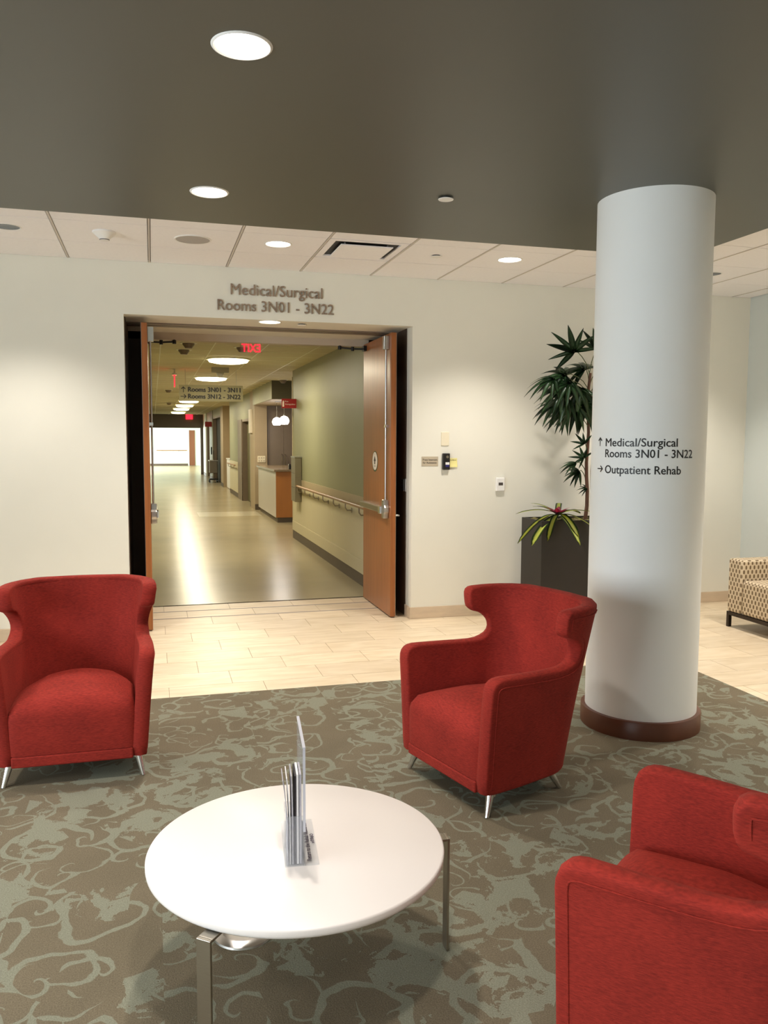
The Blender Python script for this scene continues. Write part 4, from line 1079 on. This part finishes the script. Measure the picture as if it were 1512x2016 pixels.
box('front_panel', 0, 2.2, 0, .03, .10, .99, 'counter_wood', ct); box('side_panel', -.004, .0, .0, 2.75, .10, .99, 'counter_side', ct); box('carcass', .0, 2.2, .03, 2.75, .10, .99, 'counter_side', ct)
box('toe_kick', .03, 2.2, .03, 2.7, 0, .10, 'base_brown', ct); box('worktop', -.04, 2.2, -.04, 2.78, .99, 1.035, 'granite', ct, bevel=.006)
pr = thing('desk_phone', 'small black device on the nurse counter', 'phone', (2.585, 15.99, 1.036)); box('body', -.05, .08, -.04, .06, 0, .075, 'black_plastic', pr, bevel=.008); box('handset', -.05, -.015, -.045, .065, .075, .10, 'black_plastic', pr, bevel=.006)
for i, (x, Y, z, lb) in enumerate(((2.543, 17.6, 1.981, 'glowing white globe pendant over the counter, lower and farther'), (2.50, 16.3, 1.976, 'glowing white globe pendant over the counter, higher and nearer'))):
    gl = thing('globe_pendant', lb, 'pendant lamp', (x, Y, z))
    R_ = .098; bm = bmesh.new(); lathe(bm, [(0, R_)] + [(R_ * math.sin(t * PI / 16), R_ * math.cos(t * PI / 16)) for t in range(1, 13)] + [(0, R_ * math.cos(12 * PI / 16))], 28); obj('globe', bm, 'globe_glow', gl, smooth=True)
    bm = bmesh.new(); cyl(bm, (0, 0, R_), (0, 0, 2.376 - z), .004, n=8); obj('cord', bm, 'steel', gl); bm = bmesh.new(); cyl(bm, (0, 0, R_ - .01), (0, 0, R_ + .03), .018, n=12); obj('cap', bm, 'steel', gl)
    d = bpy.data.lights.new('lamp', 'POINT'); d.energy = 9; d.color = WARM; d.shadow_soft_size = .1; o = bpy.data.objects.new('lamp', d); COL.objects.link(o); o.parent = gl; o.location = (0, 0, -.14)
struct(box('floor_inlay', .9, 2.2, 17.5, 18.6, -.002, .0012, 'vinyl_pale'), 'paler vinyl patch in the corridor floor by the counter', 'floor')

# farther stretch of the right hand corridor wall
def pier(name, label, x, y0, y1, m='green_wall', x1=4.6, base=True, low=None):
    o = struct(box(name, x, x1, y0, y1, -.05, 3.0, m), label, 'wall')
    if base: box('baseboard', x - .008, x, y0, y1, 0, .13, 'base_brown', o)
    if low:
        box('wainscot_panel', x - .008, x, y0, y1, .13, .985, low, o)
    return o
pier('wall_corridor_1', 'narrow green wall strip just beyond the beige pier', 2.25, 19.9, 20.1)
lb_ = thing('dome_sign', 'white light box sign above the corridor beyond the counter', 'sign', (2.215, 19.46, 1.76)); box('panel', -.02, .02, -.03, .4, 0, .55, 'sign_white', lb_); 
def recess_door(name, label, y0, y1, xd, m, top=2.12):
    d = thing(name, label, 'door', (xd, y0, 0), kind='structure')
    box('leaf', 0, .05, .06, y1 - y0 - .06, .01, top - .06, m, d)
    bm = bmesh.new(); bx(bm, -.13, .05, 0, .06, 0, top); bx(bm, -.13, .05, y1 - y0 - .06, y1 - y0, 0, top); bx(bm, -.13, .05, 0, y1 - y0, top - .06, top); obj('frame', bm, 'frame_brown', d)
    bm = bmesh.new(); tube(bm, [(-.0, .16, 1.0), (-.06, .16, 1.0), (-.06, .28, 1.0)], .011, 8); obj('handle', bm, 'steel', d)
    bm = bmesh.new(); bx(bm, -.13, 2.3, 0, y1 - y0, top, 3.0); obj('over_panel', bm, 'green_wall', d)
    return d
recess_door('door_3', 'dark olive door beyond the nurse counter', 20.1, 21.9, 2.38, 'door_green')
o = pier('wall_corridor_2', 'green wall with short handrail past the olive door', 2.25, 21.9, 25.5, low='cream_panel')
box('frame_post', 2.235, 2.25, 21.9, 22.95, 0, 2.13, 'frame_brown', o)
hr2 = thing('short_handrail', 'short wooden handrail on the far corridor wall', 'handrail', (2.242, 23.1, 0))
bm = bmesh.new(); tube(bm, [(-.075, 0, .895), (-.075, 2.3, .895)], .02, 10); obj('rail', bm, 'rail_wood', hr2, smooth=True)
for yy in (.3, 1.2, 2.1):
    bm = bmesh.new(); tube(bm, [(0, yy, .80), (-.06, yy, .80), (-.075, yy, .88)], .008, 6); obj('bracket', bm, 'nickel', hr2)
struct(box('wall_corridor_3', 2.60, 4.6, 25.5, 28.3, -.05, 3.0, 'beige_wall'), 'recessed beige wall between the far corridor piers', 'wall')
lc = thing('low_cabinet', 'low white cabinet with brown end in the far corridor', 'cabinet', (2.36, 26.8, 0)); box('body', 0, .20, 0, 1.2, .02, .96, 'white_plastic', lc); box('end_panel', -.002, .05, -.01, 0, .0, .95, 'door_brown', lc); box('top', -.02, .21, -.02, 1.22, .96, .99, 'white_plastic', lc)
pier('wall_corridor_4', 'beige pillar standing into the far corridor', 2.27, 28.3, 29.3, 'beige_wall')
recess_door('door_4', 'dark open doorway beyond the beige pillar', 29.3, 33.0, 2.40, 'doorway_shade', 2.45)  # leaf is a dark sheet painted as the unlit interior
pier('wall_corridor_5', 'narrow green wall strip beside the farthest dark doorway', 2.25, 33.0, 34.8)
recess_door('door_5', 'dark open doorway at the far corridor end', 34.8, 36.8, 2.40, 'doorway_shade', 2.3)  # dark sheet again stands for the shaded room inside
pier('wall_corridor_6', 'daylit pale wall at the far end of the corridor', 2.22, 36.8, YE, 'pale_wall')
rs = thing('far_red_sign', 'small red projecting sign far down the corridor', 'sign', (2.25, 33.4, 2.20)); box('panel', -.26, 0, -.01, .01, -.1, .1, 'sign_red', rs)
# cart
ca = thing('supply_cart', 'grey supply cart on castors parked far along the corridor', 'cart', (2.12, 31.6, 0))
box('body', -.10, .18, -.25, .25, .35, .80, 'cart_grey', ca, bevel=.02); box('shelf', -.12, .20, -.27, .27, .80, .83, 'steel', ca); box('base', -.12, .20, -.27, .27, .10, .14, 'black_metal', ca)
box('monitor', -.05, .0, -.2, .2, 1.05, 1.32, 'black_plastic', ca); bm = bmesh.new(); cyl(bm, (.05, 0, .14), (.05, 0, 1.2), .02); obj('pole', bm, 'steel', ca)
for a in (-.1, .18):
    for c in (-.24, .24): bm = bmesh.new(); cyl(bm, (a - .015, c, .05), (a + .015, c, .05), .05); obj('castor', bm, 'black_metal', ca)
# end bulkhead and daylit room
bm = bmesh.new(); bx(bm, -.4, 4.7, YE, YE + .3, 2.12, 3.0); bx(bm, 2.10, 4.7, YE, YE + .3, -.05, 2.12)
struct(obj('wall_corridor_end', bm, 'brown_wall'), 'dark brown bulkhead closing the corridor before the daylit room', 'wall')
wf = struct(box('wall_far', -6, 6, 52.0, 52.2, -.05, 3.2, 'pale_green'), 'pale green white wall of the bright room at the corridor end', 'wall')
box('baseboard', -6, 2.05, 51.98, 52.0, 0, .13, 'base_brown', wf); box('wainscot_panel', -6, 2.05, 51.985, 52.0, .13, .98, 'pale_wall', wf)
struct(box('wall_far_right', 2.75, 2.95, YE + .3, 52, -.05, 3.2, 'pale_wall'), 'bright wall beside the far brown door', 'wall')
struct(box('floor_far_room', -6, -.4, YE, 52, -.12, 0, 'vinyl'), 'floor of the daylit room at the corridor end', 'floor')
struct(box('ceiling_far_room', -6, -.4, YE, 52, ZC, 3.0, 'pale_wall'), 'ceiling of the daylit room at the corridor end', 'ceiling')
hr3 = thing('far_handrail', 'thin handrail on the wall of the daylit room', 'handrail', (0, 52.0, 0)); bm = bmesh.new(); tube(bm, [(.2, -.08, .93), (2.0, -.08, .93)], .025, 8); obj('rail', bm, 'rail_wood', hr3)
for xx in (.5, 1.5): bm = bmesh.new(); tube(bm, [(xx, 0, .84), (xx, -.08, .86), (xx, -.08, .92)], .012, 6); obj('bracket', bm, 'nickel', hr3)
fd = thing('door_6', 'brown door in the daylit room at the corridor end', 'door', (2.26, 52.0, 0), kind='structure'); box('leaf', -.13, .22, -.03, 0, .01, 2.15, 'door_brown', fd); box('frame', -.2, -.13, -.04, 0, 0, 2.2, 'pale_wall', fd)

# corridor lights
def corr_light(y, r_, label, group='round ceiling lights along the corridor', m='lamp_corr', pw=60):
    t = thing('corridor_light', label, 'ceiling light', (1.03, y, ZC), group=group)
    bm = bmesh.new(); lathe(bm, [(r_ + .02, 0), (r_ + .015, -.015), (r_ - .01, -.018)], 44); obj('rim', bm, 'corr_tee', t, smooth=True)
    bm = bmesh.new(); lathe(bm, [(r_ - .01, -.015), (r_ * .9, -.045), (r_ * .6, -.062), (0, -.07)], 44); obj('diffuser', bm, m, t, smooth=True)
    d = bpy.data.lights.new('lamp', 'AREA'); d.shape = 'DISK'; d.size = r_ * 1.8; d.energy = pw; d.color = (1, .90, .68); o = bpy.data.objects.new('lamp', d); COL.objects.link(o); o.parent = t; o.location = (0, 0, -.08)
for i, y in enumerate((11.75, 15.3, 18.2, 21.6, 24.8, 28.1, 31.4, 35.4)):
    corr_light(y, .29, ('first', 'second', 'third', 'fourth', 'fifth', 'sixth', 'seventh', 'eighth')[i] + ' round ceiling light along the corridor from the doorway', pw=(46 if i < 6 else 24))

# corridor signs and ceiling devices
sg = thing('hanging_sign', 'hanging olive corridor sign with two lines of room numbers', 'sign', (.414, 13.6, 2.216))
box('panel', 0, 1.004, 0, .018, 0, .254, 'sign_olive', sg)
for zz, body, rgt in ((.148, 'Rooms 3N01 - 3N11', False), (.040, 'Rooms 3N12 - 3N22', True)):
    text_obj('lettering', body, 'ink', wallM(.142, -.0012, zz), sg, width=.822, cap=.070, bold=.005)
    arrow_obj('arrow', (lambda zc: (lambda v: Vector((v.x * 1.45 + .068, -.0012, v.y * 1.45 + zc))))(zz + .031), 'ink', .062, rgt, sg)
for xx in (.1, .9):
    bm = bmesh.new(); cyl(bm, (xx, .009, .254), (xx, .009, ZC - 2.216), .0025, n=6); obj('hanger', bm, 'steel', sg)
ex = thing('exit_sign', 'glowing red exit sign seen from behind over the doors', 'exit sign', (1.018, 8.9, 2.571))
MMx = Matrix(((-1, 0, 0, .098), (0, 0, -1, -.004), (0, 1, 0, -.042), (0, 0, 0, 1)))
text_obj('lettering', 'EXIT', 'exit_red', MMx, ex, width=.196, cap=.084, extrude=.004)
box('canopy', -.05, .05, -.03, .03, .125, ZC - 2.571, 'black_metal', ex); box('glass', -.115, .115, .0, .006, -.05, .10, 'acrylic', ex); box('glass_holder', -.115, .115, -.008, .014, .10, .125, 'black_metal', ex)
e2 = thing('edge_exit_sign', 'thin red lit sign edge hanging from the corridor ceiling', 'exit sign', (.351, 13.6, 2.53)); box('lit_edge', -.006, .006, -.01, .2, -.09, .09, 'exit_red', e2); box('canopy', -.035, .035, -.04, .22, .09, .12, 'white_plastic', e2); box('stem', -.012, .012, .06, .12, .12, ZC - 2.53, 'white_plastic', e2)
e3 = thing('far_exit_sign', 'small red exit sign on the far brown bulkhead', 'exit sign', (1.61, 38.68, 2.64)); box('panel', -.15, .15, -.03, .02, -.13, .08, 'exit_red', e3)
cd = thing('ceiling_projector', 'grey box with wedge under the corridor ceiling between two lights', 'ceiling device', (1.03, 13.2, ZC)); box('housing', -.13, .13, -.06, .06, -.075, 0, 'panel_grey', cd)
bm = bmesh.new(); prism(bm, [(-.06, -.075), (.06, -.075), (.03, -.14), (-.03, -.14)], -.04, .04); obj('wedge', bm, 'panel_grey', cd)
for x, y, lb in ((.394, 10.7, 'brown ceiling box nearest the corridor entry'), (.42, 9.96, 'small dark ceiling sensor just inside the doors'), (1.06, 10.2, 'round detector beside the glowing exit sign'), (2.36, 15.5, 'small detector over the nurse alcove'), (.50, 26.5, 'small detector far along the corridor ceiling'), (.36, 19.5, 'small detector midway along the corridor ceiling')):
    t = thing('ceiling_detector', lb, 'detector', (x, y, ZC)); bm = bmesh.new(); lathe(bm, [(.07, 0), (.068, -.02), (.045, -.05), (.04, -.06), (0, -.062)], 20); obj('body', bm, 'frame_brown', t, smooth=True)
    bm = bmesh.new(); lathe(bm, [(.10, 0), (.098, -.006), (.07, -.006)], 24); obj('base_plate', bm, 'corr_tee', t)
